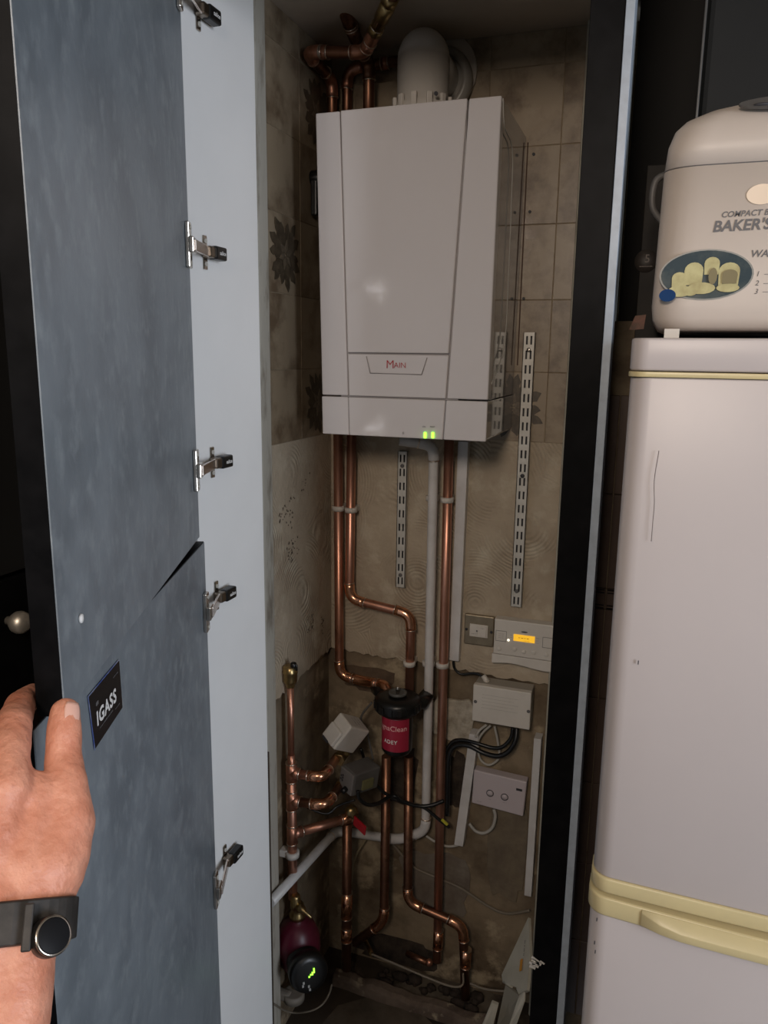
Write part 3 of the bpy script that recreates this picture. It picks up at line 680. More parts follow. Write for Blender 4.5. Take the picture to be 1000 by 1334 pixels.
# motorised valve heads
def frame_from(a, b, c):
    x = (Vector(b) - Vector(a)); z = (Vector(c) - Vector(a)); y = z.cross(x)
    return x, y, z
def valve_body(root, p, d, mm):
    d = Vector(d).normalized()
    mk('valve_body', B().lathe(Vector(p) - d*.02, d, [(.015, 0), (.0165, .003), (.0165, .014), (.012, .016), (.012, .026), (.0165, .028), (.0165, .040), (.014, .043)], 6), mm, root)
vh = thing('motorised_valve', e1b, 'white motorised zone valve head left of the black filter', 'valve')
valve_body(vh, V(*(-0.6623, 1.6000, 0.7131)), (e1b - e1), m_brass)
# head: a bevelled box leaning right, a stepped front hood
c0 = V(*(-0.6483, 1.6000, 0.7770))
rot = Matrix.Rotation(radians(24), 3, 'Y') @ Matrix.Rotation(radians(-32), 3, 'Z') @ Matrix.Rotation(radians(-18), 3, 'X')
def rbox(c, rot, hx, hy, hz): return B().obox(c, rot @ V(hx, 0, 0), rot @ V(0, hy, 0), rot @ V(0, 0, hz))
mk('head_cover', rbox(c0, rot, .027, .038, .036), m_actwhite, vh, bevel=.005, bseg=3)
mk('head_hood', rbox(c0 + rot @ V(-.001, -.036, -.012), rot, .023, .010, .021), m_actwhite, vh, bevel=.004)
mk('lever_slot', rbox(c0 + rot @ V(-.006, -.042, -.0325), rot, .011, .006, .0025), m_ink, vh)
b = B(); marks(b, .030, .003, c0 + rot @ V(0, .008, .0366), rot @ V(1, 0, 0), rot @ V(0, 1, 0)); marks(b, .026, .0025, c0 + rot @ V(0, -.004, .0366), rot @ V(1, 0, 0), rot @ V(0, 1, 0)); marks(b, .020, .004, c0 + rot @ V(0, .020, .0366), rot @ V(1, 0, 0), rot @ V(0, 1, 0))
mk('small_print', b, m_greyink, vh)
vg = thing('motorised_valve', e2b, 'dark grey motorised zone valve head under the white one', 'valve')
valve_body(vg, V(*(-0.6560, 1.6000, 0.6419)), (e2b - e2), m_brass)
c1 = V(*(-0.6154, 1.6100, 0.6635))
rot2 = Matrix.Rotation(radians(8), 3, 'Y') @ Matrix.Rotation(radians(-30), 3, 'Z')
mk('head_cover', rbox(c1, rot2, .026, .040, .030), m_greypl, vg, bevel=.004)
mk('head_front', rbox(c1 + rot2 @ V(0, -.042, 0), rot2, .0245, .003, .0275), mat('grey_plastic_pale', (.18, .17, .165), .45), vg, bevel=.002)
b = B()
for (dx, dz) in ((-.012, .010), (-.012, .003), (-.012, -.004), (-.018, .006), (-.018, -.002)):
    b.obox(c1 + rot2 @ V(dx, -.0455, dz), rot2 @ V(.0018, 0, 0), rot2 @ V(0, .0008, 0), rot2 @ V(0, 0, .0022))
mk('vent_slot', b, m_ink, vg)
mk('cable_gland', B().cyl(c1 + rot2 @ V(.006, -.045, -.016), c1 + rot2 @ V(.006, -.058, -.022), .007), m_blackpl, vg)
b = rbox(c1 + rot2 @ V(.030, .0, -.004), rot2, .003, .016, .012)
mk('warning_label', b, mat('dull_yellow', (.16, .15, .07), .5), vg)

# ------------------------------------------------------------------ magnetic filter
FY = 1.655
ft = V(*(-0.5365, 1.6550, 0.8719)); fb = V(*(-0.5359, 1.6550, 0.7279))
flt = thing('magnetic_filter', (ft.x, FY, fb.z), 'black cylindrical system filter with a red printed label', 'filter')
H = ft.z - fb.z
mk('canister', B().lathe(V(ft.x, FY, fb.z), (0, 0, 1), [(.022, -.008), (.032, -.004), (.0375, .004), (.0375, H*.68), (.034, H*.70)], 36), m_blackpl, flt)
mk('head', B().lathe(V(ft.x, FY, fb.z + H*.66), (0, 0, 1), [(.036, 0), (.046, .006), (.054, .012), (.056, .022), (.056, .036), (.052, .043), (.040, .047), (.030, .048), (.022, .046)], 36), m_blackpl, flt)
mk('bleed_recess', B().lathe(V(ft.x, FY, ft.z + .002), (0, 0, 1), [(.0225, 0), (.0225, .006), (.018, .0065), (.016, .002)], 24), mat('filter_grey', (.10, .10, .095), .4), flt)
mk('bleed_screw', B().lathe(V(ft.x, FY, ft.z + .002), (0, 0, 1), [(.005, 0), (.005, .018), (.003, .020)], 12), m_chrome, flt)
for k in range(8):
    a = k*pi/4
    pass
b = B()
for k in range(16):
    a = k*pi/8; d = V(cos(a), sin(a), 0)
    b.obox(V(ft.x, FY, fb.z + H*.66 + .026) + d*.0565, d*.002, V(-d.y, d.x, 0)*.005, V(0, 0, .009))
mk('grip_rib', b, m_blackpl, flt, bevel=.001)
# side ports back to the pipes
b = B().sweep([V(ft.x - .02, FY + .01, ft.z - .022), V(ft.x - .060, FY + .045, ft.z - .024), V(ft.x - .085, FY + .080, ft.z - .028)], .017)
mk('side_port', b, m_blackpl, flt)
mk('side_port', B().sweep([V(ft.x + .02, FY + .01, ft.z - .022), V(ft.x + .050, FY + .035, ft.z - .026), V(ft.x + .050, FY + .085, ft.z - .03)], .018), m_blackpl, flt)
# label wraps the canister
R_ = .0379; lab = B(); z0 = fb.z + H*.08; z1 = fb.z + H*.66; n = 28
a0, a1 = radians(-90 - 75 - 8), radians(-90 + 75 - 8)
r0 = [V(ft.x + R_*cos(a0 + (a1 - a0)*k/n), FY + R_*sin(a0 + (a1 - a0)*k/n), z0) for k in range(n + 1)]
r1 = [V(p.x, p.y, z1) for p in r0]
lab.add(r0 + r1, [(k, k+1, n+2+k, n+1+k) for k in range(n)], True)
mk('label', lab, m_filterred, flt)
def wrap(b, s, size, ac, zc, R, **k):
    vs, fs = text_geo(s, size, **k)
    b.add([V(ft.x + R*cos(ac + p.x/R), FY + R*sin(ac + p.x/R), zc + p.y) for p in vs], fs)
Hc = z1 - z0; ac = radians(-105)
b = B(); wrap(b, 'MagnaClean', .0185, ac + .05, z0 + Hc*.72, .0384, offset=.0001)
mk('lettering', b, m_pinkink, flt)
b = B(); wrap(b, 'ADEY', .0135, ac + .12, z0 + Hc*.30, .0384, offset=.0003, space=1.1); pass
mk('lettering', b, m_whiteink, flt)
# small isolating valve right of the jogged pipe
iv = thing('isolation_valve', (-0.5309, 1.7400, 0.8150), 'dull chrome isolating valve behind the filter', 'valve')
mk('valve_body', B().lathe((-0.5337, 1.7420, 0.8199), (0, 0, 1), [(.014, 0), (.016, .003), (.016, .014), (.013, .016), (.013, .022)], 6), m_steel, iv)
mk('valve_lever', B().box((V(*(-0.5272, 1.7200, 0.8452)).x - .018, 1.722, V(*(-0.5272, 1.7200, 0.8452)).z - .003), (V(*(-0.5272, 1.7200, 0.8452)).x + .006, 1.727, V(*(-0.5272, 1.7200, 0.8452)).z + .006)), m_steel, iv, bevel=.001)

# lever valve with red sleeve
lv = thing('lever_valve', (-0.6393, 1.6000, 0.5488), 'brass lever valve with a red vinyl handle sleeve', 'valve')
a = V(*(-0.6373, 1.6000, 0.5619)); c = V(*(-0.5754, 1.5600, 0.5552))
mk('valve_body', B().lathe(a + V(-.012, .02, .0), (1, -.6, -.3), [(.013, 0), (.016, .003), (.016, .018), (.012, .020), (.010, .03)], 8), m_brass, lv)
dd = (c - a).normalized(); sd = dd.cross(V(0, -1, 0)).normalized()
mk('lever_sleeve', B().obox((a + c)/2 + V(.006, -.01, -.002), dd*.025, V(0, .0035, 0), sd*.0125), m_redpl, lv, bevel=.003, bseg=3)

# ------------------------------------------------------------------ pump
pc = V(*(-0.7146, 1.5000, 0.2330))
pump = thing('circulation_pump', (rz(0).x + .01, 1.50, pc.z - .10), 'crimson heating pump with a black control head and green display', 'pump')
ptop = z_bot
bodyc = V(rz(0).x + .012, 1.50, pc.z + .004)
prof = [(.012, -.098), (.020, -.090), (.020, -.072), (.034, -.060), (.048, -.038), (.056, -.005), (.054, .030), (.042, .058), (.026, .070), (.016, .076), (.014, .084)]
mk('volute', B().lathe(bodyc, (0, 0, 1), prof, 32), m_pumpred, pump)
nz = bodyc.z + .080
mk('union_nut', B().lathe(V(bodyc.x, 1.5, nz), (0, 0, 1), [(.020, 0), (.0205, .010), (.016, .016), (.014, .028), (.016, .030), (.016, .036)], 24), m_brass, pump)
mk('bleed_cock', B().lathe(V(bodyc.x, 1.49, nz + .036), (0, 0, 1), [(.013, 0), (.014, .010), (.012, .028), (.010, .034)], 8).lathe(V(bodyc.x + .004, 1.487, nz + .046), (1, -.35, -.22), [(.008, 0), (.010, .014), (.009, .024), (.004, .030), (.0035, .052)], 10), m_brass, pump)
# head faces the room, turned right
hd = V(.62, -.75, .18).normalized()
hb = bodyc + V(.010, -.010, -.010)
mk('motor_can', B().lathe(hb, hd, [(.036, 0), (.040, .02), (.040, .065)], 28), m_blackpl, pump)
mk('control_head', B().lathe(hb + hd*.062, hd, [(.040, 0), (.046, .004), (.047, .026), (.043, .034), (.030, .037), (.001, .038)], 32), m_blackpl, pump)
x_, y_, z_ = frame(hd); fcn = hb + hd*.1015
b = B()
for (u, w_) in ((.004, .002), (.008, .006), (.008, .002), (.012, .010), (.012, .006), (.000, -.002), (.012, .014)):
    b.obox(fcn + x_*(u - .002) + y_*(w_ + .001), x_*.0017, y_*.0017, hd*.0006)
mk('display', b, m_green, pump)
b = B()
for (u, w_) in ((-.018, -.020), (-.004, -.024), (-.016, -.013), (-.002, -.032)):
    b.obox(fcn - hd*.001 + x_*u + y_*w_, x_*.0022, y_*.003, hd*.0008)
mk('indicator_mark', b, mat('mark_grey', (.35, .35, .34), .4), pump)
pb = bodyc + V(0, 0, -.098)
mk('lower_union', B().lathe(pb, (0, 0, -1), [(.018, 0), (.020, .004), (.020, .018), (.013, .022), (.012, .05)], 24), m_brass, pump)
# clip and pipe below the pump
cl = thing('pipe_clip', (bodyc.x, 1.50, z_bot + .06), 'white plastic clip around the left riser above the pump', 'pipe clip', 'white plastic pipe clips')
zc_ = V(*(-0.7329, 1.5000, 0.4895)).z
mk('clip_ring', B().lathe(rz(zc_ - .007), (0, 0, 1), [(.0125, 0), (.017, 0), (.017, .014), (.0125, .014)], 20), m_plastic, cl)
mk('clip_base', B().box((XL - .014, 1.49, zc_ - .009), (rz(0).x - .012, 1.512, zc_ + .009)), m_plastic, cl, bevel=.002)
# small white drain fitting and tiny clips near the pump foot
dv = thing('drain_clip', (bodyc.x - .015, 1.47, pb.z - .02), 'pale plastic bracket gripping the pump foot', 'bracket')
mk('bracket_arm', B().box((XL - .012, 1.455, pb.z - .035), (bodyc.x - .004, 1.475, pb.z - .010)), mat('dusty_plastic', (.22, .19, .155), .6), dv, bevel=.006)
mk('bracket_ring', B().lathe(V(bodyc.x, 1.475, pb.z - .035), (0, 0, 1), [(.0215, 0), (.0265, 0), (.0265, .02), (.0215, .02)], 24), mat('dusty_plastic', (.22, .19, .155), .6), dv)

# ================================================================== TRUNKING
def trunk(a, c, w_, label, y=1.758):
    a = V(*a); c = V(*c); b = B()
    dx = (c.x - a.x)
    P = [V(a.x - w_/2, y, a.z), V(a.x + w_/2, y, a.z), V(c.x + w_/2, y, c.z), V(c.x - w_/2, y, c.z)]
    o = mk('trunking', b.prism(P, (0, YB + .012 - y, 0)), m_pvc, bevel=.0012)
    return tag(o, label, 'trunking')
trunk((-0.4204, 1.7580, 1.4831), (-0.4250, 1.7580, 0.9359), .0245, 'long white cable trunking running down from under the boiler right side')
trunk((-0.3674, 1.7580, 0.7478), (-0.3964, 1.7580, 0.4275), .0235, 'lower white cable trunking left of the two-button receiver')
trunk((-0.2095, 1.7450, 0.7655), (-0.2117, 1.7450, 0.3285), .018, 'white cable trunking beside the black post, right of the receiver')

# ================================================================== SHELVING UPRIGHTS
def upright(x, z0, z1, w_, slots, z_first, pitch, sh, label, screws):
    yb = YB - .004; y = yb - .012; root = thing('shelf_upright', (x, yb, z0), label, 'shelf rail', 'slotted shelf uprights on the back wall')
    b = B()
    sx = .0048; sg = .0042      # slot offset from centre, slot half-width*2
    hw = w_/2
    cols = [(-hw, -sx - sg/2), (-sx + sg/2, sx - sg/2), (sx + sg/2, hw)]
    for (a, c) in cols: b.box((x + a, y, z0), (x + c, y + .0015, z1))
    z = z1
    edges = [(z_first - k*pitch) for k in range(slots)]
    prev = z1
    for zt in edges:
        for (a, c) in ((-sx - sg/2, -sx + sg/2), (sx - sg/2, sx + sg/2)):
            if prev - zt > .0005: b.box((x + a, y, zt), (x + c, y + .0015, prev))
        prev = zt - sh
    for (a, c) in ((-sx - sg/2, -sx + sg/2), (sx - sg/2, sx + sg/2)): b.box((x + a, y, z0), (x + c, y + .0015, prev))
    for s_ in (-1, 1): b.box((x + s_*hw - (0.0 if s_ < 0 else .0015), y, z0), (x + s_*hw + (.0015 if s_ < 0 else 0), yb, z1))
    mk('slotted_channel', b, m_steel, root)
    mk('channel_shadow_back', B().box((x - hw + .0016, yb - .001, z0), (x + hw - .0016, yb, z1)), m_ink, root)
    for zs, mm in screws:
        mk('screw', B().lathe(V(x, y - .0002, zs), (0, -1, 0), [(.0050, 0), (.0046, .0016), (.002, .0022)], 14), mm, root)
    return root
A = V(*(-0.2776, 1.7650, 1.7324)); Bp = V(*(-0.2807, 1.7650, 1.0935))
n_s = 20
x_up = (A.x + Bp.x)/2
pitch = (A.z - Bp.z)/n_s
upright(x_up, Bp.z, A.z, .0265, n_s, A.z - .008, pitch, .0185, 'long slotted white steel shelf upright near the black post',
        [(V(*(-0.2781, 1.7640, 1.6940)).z, m_chrome), (V(*(-0.2813, 1.7640, 1.4094)).z, m_ink), (V(*(-0.2806, 1.7640, 1.1321)).z, m_greyink)])
A = V(*(-0.5715, 1.7650, 1.4507)); Bp = V(*(-0.5701, 1.7650, 1.1081))
upright((A.x + Bp.x)/2, Bp.z, A.z, .024, 10, A.z - .008, (A.z - Bp.z)/10, .0185, 'short slotted white steel shelf upright between the copper pipes',
        [(V(*(-0.5705, 1.7640, 1.4153)).z, m_greyink), (V(*(-0.5714, 1.7640, 1.1402)).z, m_greyink)])

# ================================================================== ELECTRICS
def wallpoly(px4, y, depth): return B().prism([V(*p) for p in px4], (0, depth, 0))
# fused spur
sp = thing('fused_spur', (-0.3680, 1.7750, 0.9702), 'bronze fused spur plate with a white insert beside the programmer', 'socket')
q = [(-0.4036, 1.7650, 1.0585), (-0.3294, 1.7650, 1.0582), (-0.3317, 1.7650, 0.9791), (-0.4049, 1.7650, 0.9826)]
xa = (V(*q[0]).x + V(*q[3]).x)/2; xb = (V(*q[1]).x + V(*q[2]).x)/2; za = (V(*q[3]).z + V(*q[2]).z)/2; zb = (V(*q[0]).z + V(*q[1]).z)/2
mk('face_plate', B().box((xa, 1.768, za), (xb, 1.7795, zb)), m_bronze, sp, bevel=.003)
cx, cz = (xa + xb)/2, (za + zb)/2
ins = mk('insert', B().box((cx - .0225, 1.7655, cz - .016), (cx + .0225, 1.7682, cz + .016)), m_plastic, sp, bevel=.0006)
mk('switch_rocker', B().box((cx + .001, 1.7625, cz - .0125), (cx + .0195, 1.7655, cz + .0125)), m_plastic, sp, bevel=.001)
mk('fuse_carrier', B().box((cx - .0195, 1.7640, cz - .0115), (cx - .003, 1.7656, cz + .0115)), m_plastic, sp, bevel=.001)
b = B().cyl(V(cx - .004, 1.7640, cz), V(cx - .004, 1.7632, cz), .0018, seg=10); marks(b, .010, .002, V(cx - .012, 1.7636, cz - .0075), V(1, 0, 0), V(0, 0, 1)); marks(b, .008, .002, V(cx + .010, 1.7622, cz + .0085), V(1, 0, 0), V(0, 0, 1))
mk('small_print', b, m_ink, sp)
for s_ in (-1, 1): mk('screw', B().lathe(V(cx + s_*.031, 1.768, cz), (0, -1, 0), [(.0036, 0), (.0032, .0014), (.001, .0018)], 12), m_ink, sp)
# programmer
pr = thing('heating_programmer', (-0.2590, 1.7750, 0.9523), 'white heating programmer with an amber lit screen', 'controller')
yP = 1.750
P0 = V(*(-0.3270, 1.7520, 1.0628)); P1 = V(*(-0.1956, 1.7520, 1.0609)); P3 = V(*(-0.3251, 1.7520, 0.9750)); P2 = V(*(-0.1997, 1.7520, 0.9720))
xl, xr = (P0.x + P3.x)/2, P1.x + .012; zt = (P0.z + P1.z)/2; zb_ = (P3.z + P2.z)/2
mk('case', B().box((xl, yP, zb_), (xr, 1.7795, zt)), m_plastic, pr, bevel=.002)
fl = [V(xl - .003, yP + .001, zb_ - .0005), V(xl - .003, yP + .004, zb_ - .024)]
n = 12; top_ = []; bot_ = []
for k in range(n + 1):
    t = k/n; x = xl - .003 + (xr - xl + .006)*t
    top_.append(V(x, yP, zb_ - .001)); bot_.append(V(x, yP, zb_ - .020 - .008*sin(pi*t*0.9 - .9)**2))
mk('flap', B().prism(top_ + bot_[::-1], (0, .022, 0)), m_plastic, pr, bevel=.001)
W_ = xr - xl; Hh = zt - zb_
def pp(u, v, y=yP - .0004): return V(xl + W_*u, y, zt - Hh*v)
# lcd from 668..697 in 1000 frame
l0 = V(*(-0.2787, 1.7495, 1.0294)); l1 = V(*(-0.2286, 1.7495, 1.0132))
scn = mk('screen', B().box((l0.x, yP - .0014, l1.z), (l1.x, yP + .001, l0.z)), m_amber, pr)
b = B(); marks(b, .022, .004, V((l0.x + l1.x)/2 - .002, yP - .0018, (l0.z + l1.z)/2 + .002), V(1, 0, 0), V(0, 0, 1))
marks(b, .012, .002, V((l0.x + l1.x)/2 + .006, yP - .0018, (l0.z + l1.z)/2 - .005), V(1, 0, 0), V(0, 0, 1))
mk('screen_digits', b, mat('lcd_dark', (.10, .05, .0), .5), scn)
mk('indicator_light', B().lathe((-0.2908, 1.7495, 1.0122), (0, -1, 0), [(.0026, 0), (.0022, .0012), (.0008, .0018)], 12), m_whiteled, pr)
b = B()
def rline(x0, z0_, x1, z1_):
    t = .0004
    for (ax0, az0, ax1, az1) in ((x0, z0_, x1, z0_), (x1, z0_, x1, z1_), (x1, z1_, x0, z1_), (x0, z1_, x0, z0_)):
        b.box((min(ax0, ax1) - t, yP - .0006, min(az0, az1) - t), (max(ax0, ax1) + t, yP + .0005, max(az0, az1) + t))
a = V(*(-0.3216, 1.7500, 1.0331)); c = V(*(-0.2962, 1.7500, 1.0074)); rline(a.x, a.z, c.x, c.z)
a = V(*(-0.2098, 1.7500, 1.0310)); c = V(*(-0.1869, 1.7500, 1.0055)); rline(a.x, a.z, c.x, c.z)
for k, s_ in enumerate(('CENTRAL', 'HEATING', 'HOT WATER')):
    marks(b, .012, .0018, V(V(*(-0.3089, 1.7500, 1.0212)).x, yP - .0006, V(*(-0.3089, 1.7500, 1.0212)).z + .005 - .005*k), V(1, 0, 0), V(0, 0, 1))
    marks(b, .005, .0016, V(l0.x - .006, yP - .0006, l0.z - .003 - .006*k), V(1, 0, 0), V(0, 0, 1))
    marks(b, .006, .0016, V(l1.x + .006, yP - .0006, l0.z - .003 - .006*k), V(1, 0, 0), V(0, 0, 1))
mk('small_print', b, m_greyink, pr)
b = B(); b.sphere(V((l0.x + l1.x)/2, yP - .0004, l0.z + .008), .008, 1, .05, .22, 12)
mk('emblem', b, m_ink, pr)
for px in ((-0.3122, 1.7505, 0.9873), (-0.2752, 1.7505, 0.9907), (-0.2530, 1.7505, 0.9880), (-0.2293, 1.7505, 0.9895), (-0.2003, 1.7505, 0.9880)):
    c = V(*px); mk('push_button', B().lathe(V(c.x, yP, c.z), (0, -1, 0), [(.0058, -.001), (.0055, .0008), (.005, .0014), (.001, .0014)], 18), m_plastic, pr)
# junction box
jb = thing('junction_box', (-0.2969, 1.7700, 0.7696), 'white rectangular wiring junction box below the programmer', 'junction box')
yj = 1.722
a = V(*(-0.3667, 1.7220, 0.8991)); c = V(*(-0.2263, 1.7220, 0.8018)); a2 = V(*(-0.2256, 1.7220, 0.8966)); c2 = V(*(-0.3652, 1.7220, 0.8047))
x0, x1, z0, z1 = (a.x + c2.x)/2, (c.x + a2.x)/2, (c.z + c2.z)/2, (a.z + a2.z)/2
mk('box_base', B().box((x0 + .001, yj + .016, z0 + .001), (x1 - .001, YB, z1 - .001)), mat('junction_base', (.36, .33, .28), .5), jb, bevel=.002)
lid = mk('box_lid', B().box((x0, yj, z0), (x1, yj + .017, z1)), m_plastic, jb, bevel=.002)
for (px) in ((-0.3592, 1.7215, 0.8545), (-0.2305, 1.7215, 0.8509)):
    c = V(*px); mk('screw', B().cyl(V(c.x, yj + .0004, c.z), V(c.x, yj - .0006, c.z), .0042, seg=14), m_greyink, lid)
b = B()
for k in range(5): b.box((x0 + .022, yj - .0003, z1 - .022 - k*.0085), (x1 - .030 - .01*(k % 2), yj + .001, z1 - .0216 - k*.0085))
mk('scribed_line', b, mat('pencil_grey', (.30, .28, .25), .6), lid)
# two button receiver
rc = thing('wireless_receiver', (-0.2963, 1.7700, 0.5320), 'pale lilac wall receiver with two round buttons', 'controller')
yr = 1.752
q = [V(*p) for p in ((-0.3626, 1.7520, 0.6549), (-0.2289, 1.7520, 0.6490), (-0.2337, 1.7520, 0.5530), (-0.3652, 1.7520, 0.5620))]
mk('case', B().prism([q[0], q[1], q[2], q[3]], (0, YB - yr - .0, 0)), m_lilac, rc, bevel=.003)
for nm, px in (('ON', (-0.3190, 1.7515, 0.5994)), ('OFF', (-0.2819, 1.7515, 0.5968))):
    c = V(*px)
    r_ = mk('button_ring', B().lathe(V(c.x, yr + .0005, c.z), (0, -1, 0), [(.0078, 0), (.0078, .0014), (.0094, .0014), (.0094, 0)], 24), m_ink, rc)
    mk('push_button', B().lathe(V(c.x, yr + .0005, c.z), (0, -1, 0), [(.0076, 0), (.0074, .0018), (.001, .0021)], 20), m_lilac, rc)
ux = (q[1] - q[0]).normalized(); uz = V(0, 0, 1)
b = B(); marks(b, .005, .0016, V(*(-0.3183, 1.7514, 0.5835)), ux, uz); marks(b, .008, .0016, V(*(-0.2812, 1.7514, 0.5821)), ux, uz); marks(b, .012, .0016, V(*(-0.3455, 1.7514, 0.5711)), ux, uz)
b.obox(V(*(-0.2466, 1.7514, 0.6246)), ux*.0075, V(0, .0004, 0), uz*.003)
mk('small_print', b, m_ink, rc)

# ------------------------------------------------------------------ cables
def cable(name, pts, r, m_, label, seg=8):
    return tag(mk(name, B().sweep(smooth_path(pts), r, seg), m_), label, 'cable')
cable('cable', [(-0.4287, 1.7650, 0.9347), (-0.4241, 1.7650, 0.9129), (-0.4060, 1.7650, 0.9014), (-0.3750, 1.7650, 0.9083), (-0.3525, 1.7600, 0.9057), (-0.3396, 1.7550, 0.8957)], .0032, m_blackpl, 'thin black cable from the trunking end to the junction box top')
tag(mk('cable_gland', B().cyl(V(*(-0.3501, 1.7570, 0.9094)), V(*(-0.3374, 1.7540, 0.8945)), .006, .0075, 12), m_plastic), 'small pale cable gland on top of the junction box', 'cable gland')
cable('cable', [(-0.2600, 1.7500, 0.7902), (-0.2603, 1.7380, 0.7614), (-0.2748, 1.7320, 0.7331), (-0.3003, 1.7300, 0.7168), (-0.3352, 1.7320, 0.7171), (-0.3712, 1.7350, 0.7273), (-0.3997, 1.7400, 0.7234), (-0.4191, 1.7400, 0.7071), (-0.4247, 1.7350, 0.6747), (-0.4242, 1.7350, 0.5936), (-0.4242, 1.7350, 0.5241)], .0062, m_blackpl, 'thick black cable looping from the junction box across the trunking')
cable('cable', [(-0.2701, 1.7550, 0.7859), (-0.2736, 1.7500, 0.7590), (-0.2926, 1.7450, 0.7353), (-0.3191, 1.7450, 0.7281), (-0.3581, 1.7450, 0.7331), (-0.3985, 1.7500, 0.7312), (-0.4225, 1.7520, 0.7172), (-0.4369, 1.7500, 0.6793), (-0.4380, 1.7500, 0.5820)], .0050, m_blackpl, 'second black cable tucked above the thick one')
cable('cable', [(-0.3359, 1.7600, 0.7797), (-0.3522, 1.7570, 0.7637), (-0.3627, 1.7550, 0.7439)], .0034, m_cable, 'short white cable from the junction box to the lower trunking top')
cable('cable', [(-0.3266, 1.7620, 0.7784), (-0.3429, 1.7600, 0.7597), (-0.3538, 1.7600, 0.7389), (-0.3569, 1.7600, 0.7173), (-0.3498, 1.7600, 0.6850), (-0.3316, 1.7600, 0.6717), (-0.3143, 1.7600, 0.6794), (-0.3016, 1.7600, 0.7009), (-0.3073, 1.7600, 0.7415), (-0.3166, 1.7600, 0.7791)], .0030, m_cable, 'white cable looped under the junction box')
cable('cable', [(-0.3098, 1.7650, 0.5493), (-0.3047, 1.7630, 0.5300), (-0.3112, 1.7630, 0.4979), (-0.3304, 1.7630, 0.4780), (-0.3525, 1.7630, 0.4772), (-0.3713, 1.7630, 0.4949)], .0042, m_cable, 'white cable looped under the two-button receiver')
cable('cable', [(-0.3891, 1.7700, 0.4304), (-0.4093, 1.7700, 0.4165), (-0.4329, 1.7650, 0.4139), (-0.4625, 1.7650, 0.4204), (-0.4868, 1.7680, 0.4285)], .0034, m_cable, 'white cable curving left from the lower trunking end')
cable('cable', [(-0.6079, 1.7750, 0.4043), (-0.5736, 1.7800, 0.3626), (-0.5244, 1.7800, 0.3186), (-0.4592, 1.7800, 0.3027), (-0.3909, 1.7800, 0.2882), (-0.3169, 1.7800, 0.2551), (-0.2652, 1.7780, 0.2481), (-0.2054, 1.7700, 0.2801)], .0038, mat('dusty_cable', (.19, .16, .12), .6), 'dusty grey cable sagging along the lower back wall to the post')
cable('cable', [(-0.6530, 1.7650, 0.3858), (-0.6778, 1.7600, 0.3382), (-0.6911, 1.7600, 0.2872), (-0.6997, 1.7650, 0.2283)], .0028, mat('buff_cable', (.34, .28, .17), .6), 'buff cable hanging down beside the vertical copper pipe')
cable('cable', [(-0.6019, 1.5600, 0.6556), (-0.5978, 1.5600, 0.6361), (-0.5854, 1.5800, 0.6107), (-0.5719, 1.6200, 0.5921), (-0.5576, 1.6600, 0.5908), (-0.5398, 1.6550, 0.5997), (-0.5226, 1.6650, 0.5828), (-0.4846, 1.6800, 0.5695), (-0.4535, 1.6900, 0.5727), (-0.4247, 1.7000, 0.5859)], .0050, m_blackpl, 'black cable wandering right from the grey valve head')
cable('cable', [(-0.6330, 1.6600, 0.7086), (-0.6197, 1.6700, 0.6530), (-0.5979, 1.6800, 0.6049), (-0.5636, 1.6900, 0.5720), (-0.5211, 1.7000, 0.5581), (-0.4775, 1.7050, 0.5519), (-0.4376, 1.7100, 0.5233), (-0.4122, 1.7150, 0.5044)], .0042, m_blackpl, 'black cable falling diagonally behind the filter')
cable('cable', [(-0.6096, 1.5600, 0.6295), (-0.6494, 1.5500, 0.6102), (-0.6709, 1.5300, 0.5968), (-0.7168, 1.5200, 0.6088)], .0030, m_blackpl, 'thin black cable behind the lower valve branches')
tag(mk('earth_tag', B().obox(V(*(-0.4210, 1.7000, 0.5268)), V(.008, 0, -.006), V(0, .0015, 0), V(.0022, 0, .003)), m_yellow, bevel=.0006), 'yellow and green earth tag on the black cables', 'tag')
cable('cable', [(-0.6201, 1.7000, 0.8176), (-0.6488, 1.7000, 0.7705), (-0.6317, 1.7000, 0.7312), (-0.6106, 1.6900, 0.6656)], .0028, m_greypl, 'grey capillary between the filter and the valve heads')

# ================================================================== FLOOR LEVEL
kb = B()
P = [(-0.6775, 1.7000, 0.0704), (-0.2629, 1.6800, 0.0775)]
kz = ZF
rnd = random.Random(5)
n = 16; rings = []
for k in range(n + 1):
    t = k/n; x = -0.715 + 0.45*t; yc = 1.685 - .01*t; h = .030 + rnd.uniform(-.006, .006)
    rings.append([V(x, yc - .024 + rnd.uniform(-.003, .003), kz), V(x, yc - .020, kz + h*.8), V(x, yc - .010, kz + h), V(x, yc + .012, kz + h), V(x, yc + .020, kz + h*.7), V(x, yc + .024, kz)])
kb.rings(rings, smooth=False)
tag(mk('concrete_kerb', kb, m_kerb, bevel=.003), 'low broken concrete kerb across the foot of the back wall', 'kerb')
rub = B()
for k in range(26):
    x = rnd.uniform(-.60, -.33); y = rnd.uniform(1.715, 1.765); s_ = rnd.uniform(.008, .020)
    rub.sphere(V(x, y, kz + s_*.4), s_, rnd.uniform(.8, 1.5), rnd.uniform(.7, 1), rnd.uniform(.5, .9), 6)
o = mk('rubble', rub, mat('soot_rubble', (.045, .032, .024), .95, col2=(.02, .014, .01), scale=40)); o['kind'] = 'stuff'; o['label'] = 'dark rubble heaped behind the concrete kerb'; o['category'] = 'rubble'
cable('cable', [(-0.5962, 1.6550, 0.1253), (-0.5174, 1.6500, 0.1188), (-0.4333, 1.6480, 0.1078), (-0.3767, 1.6500, 0.1013), (-0.3511, 1.6600, 0.1054), (-0.3567, 1.6900, 0.1120)], .0028, mat('dusty_wire', (.22, .19, .15), .6), 'thin grey wire lying along the concrete kerb')
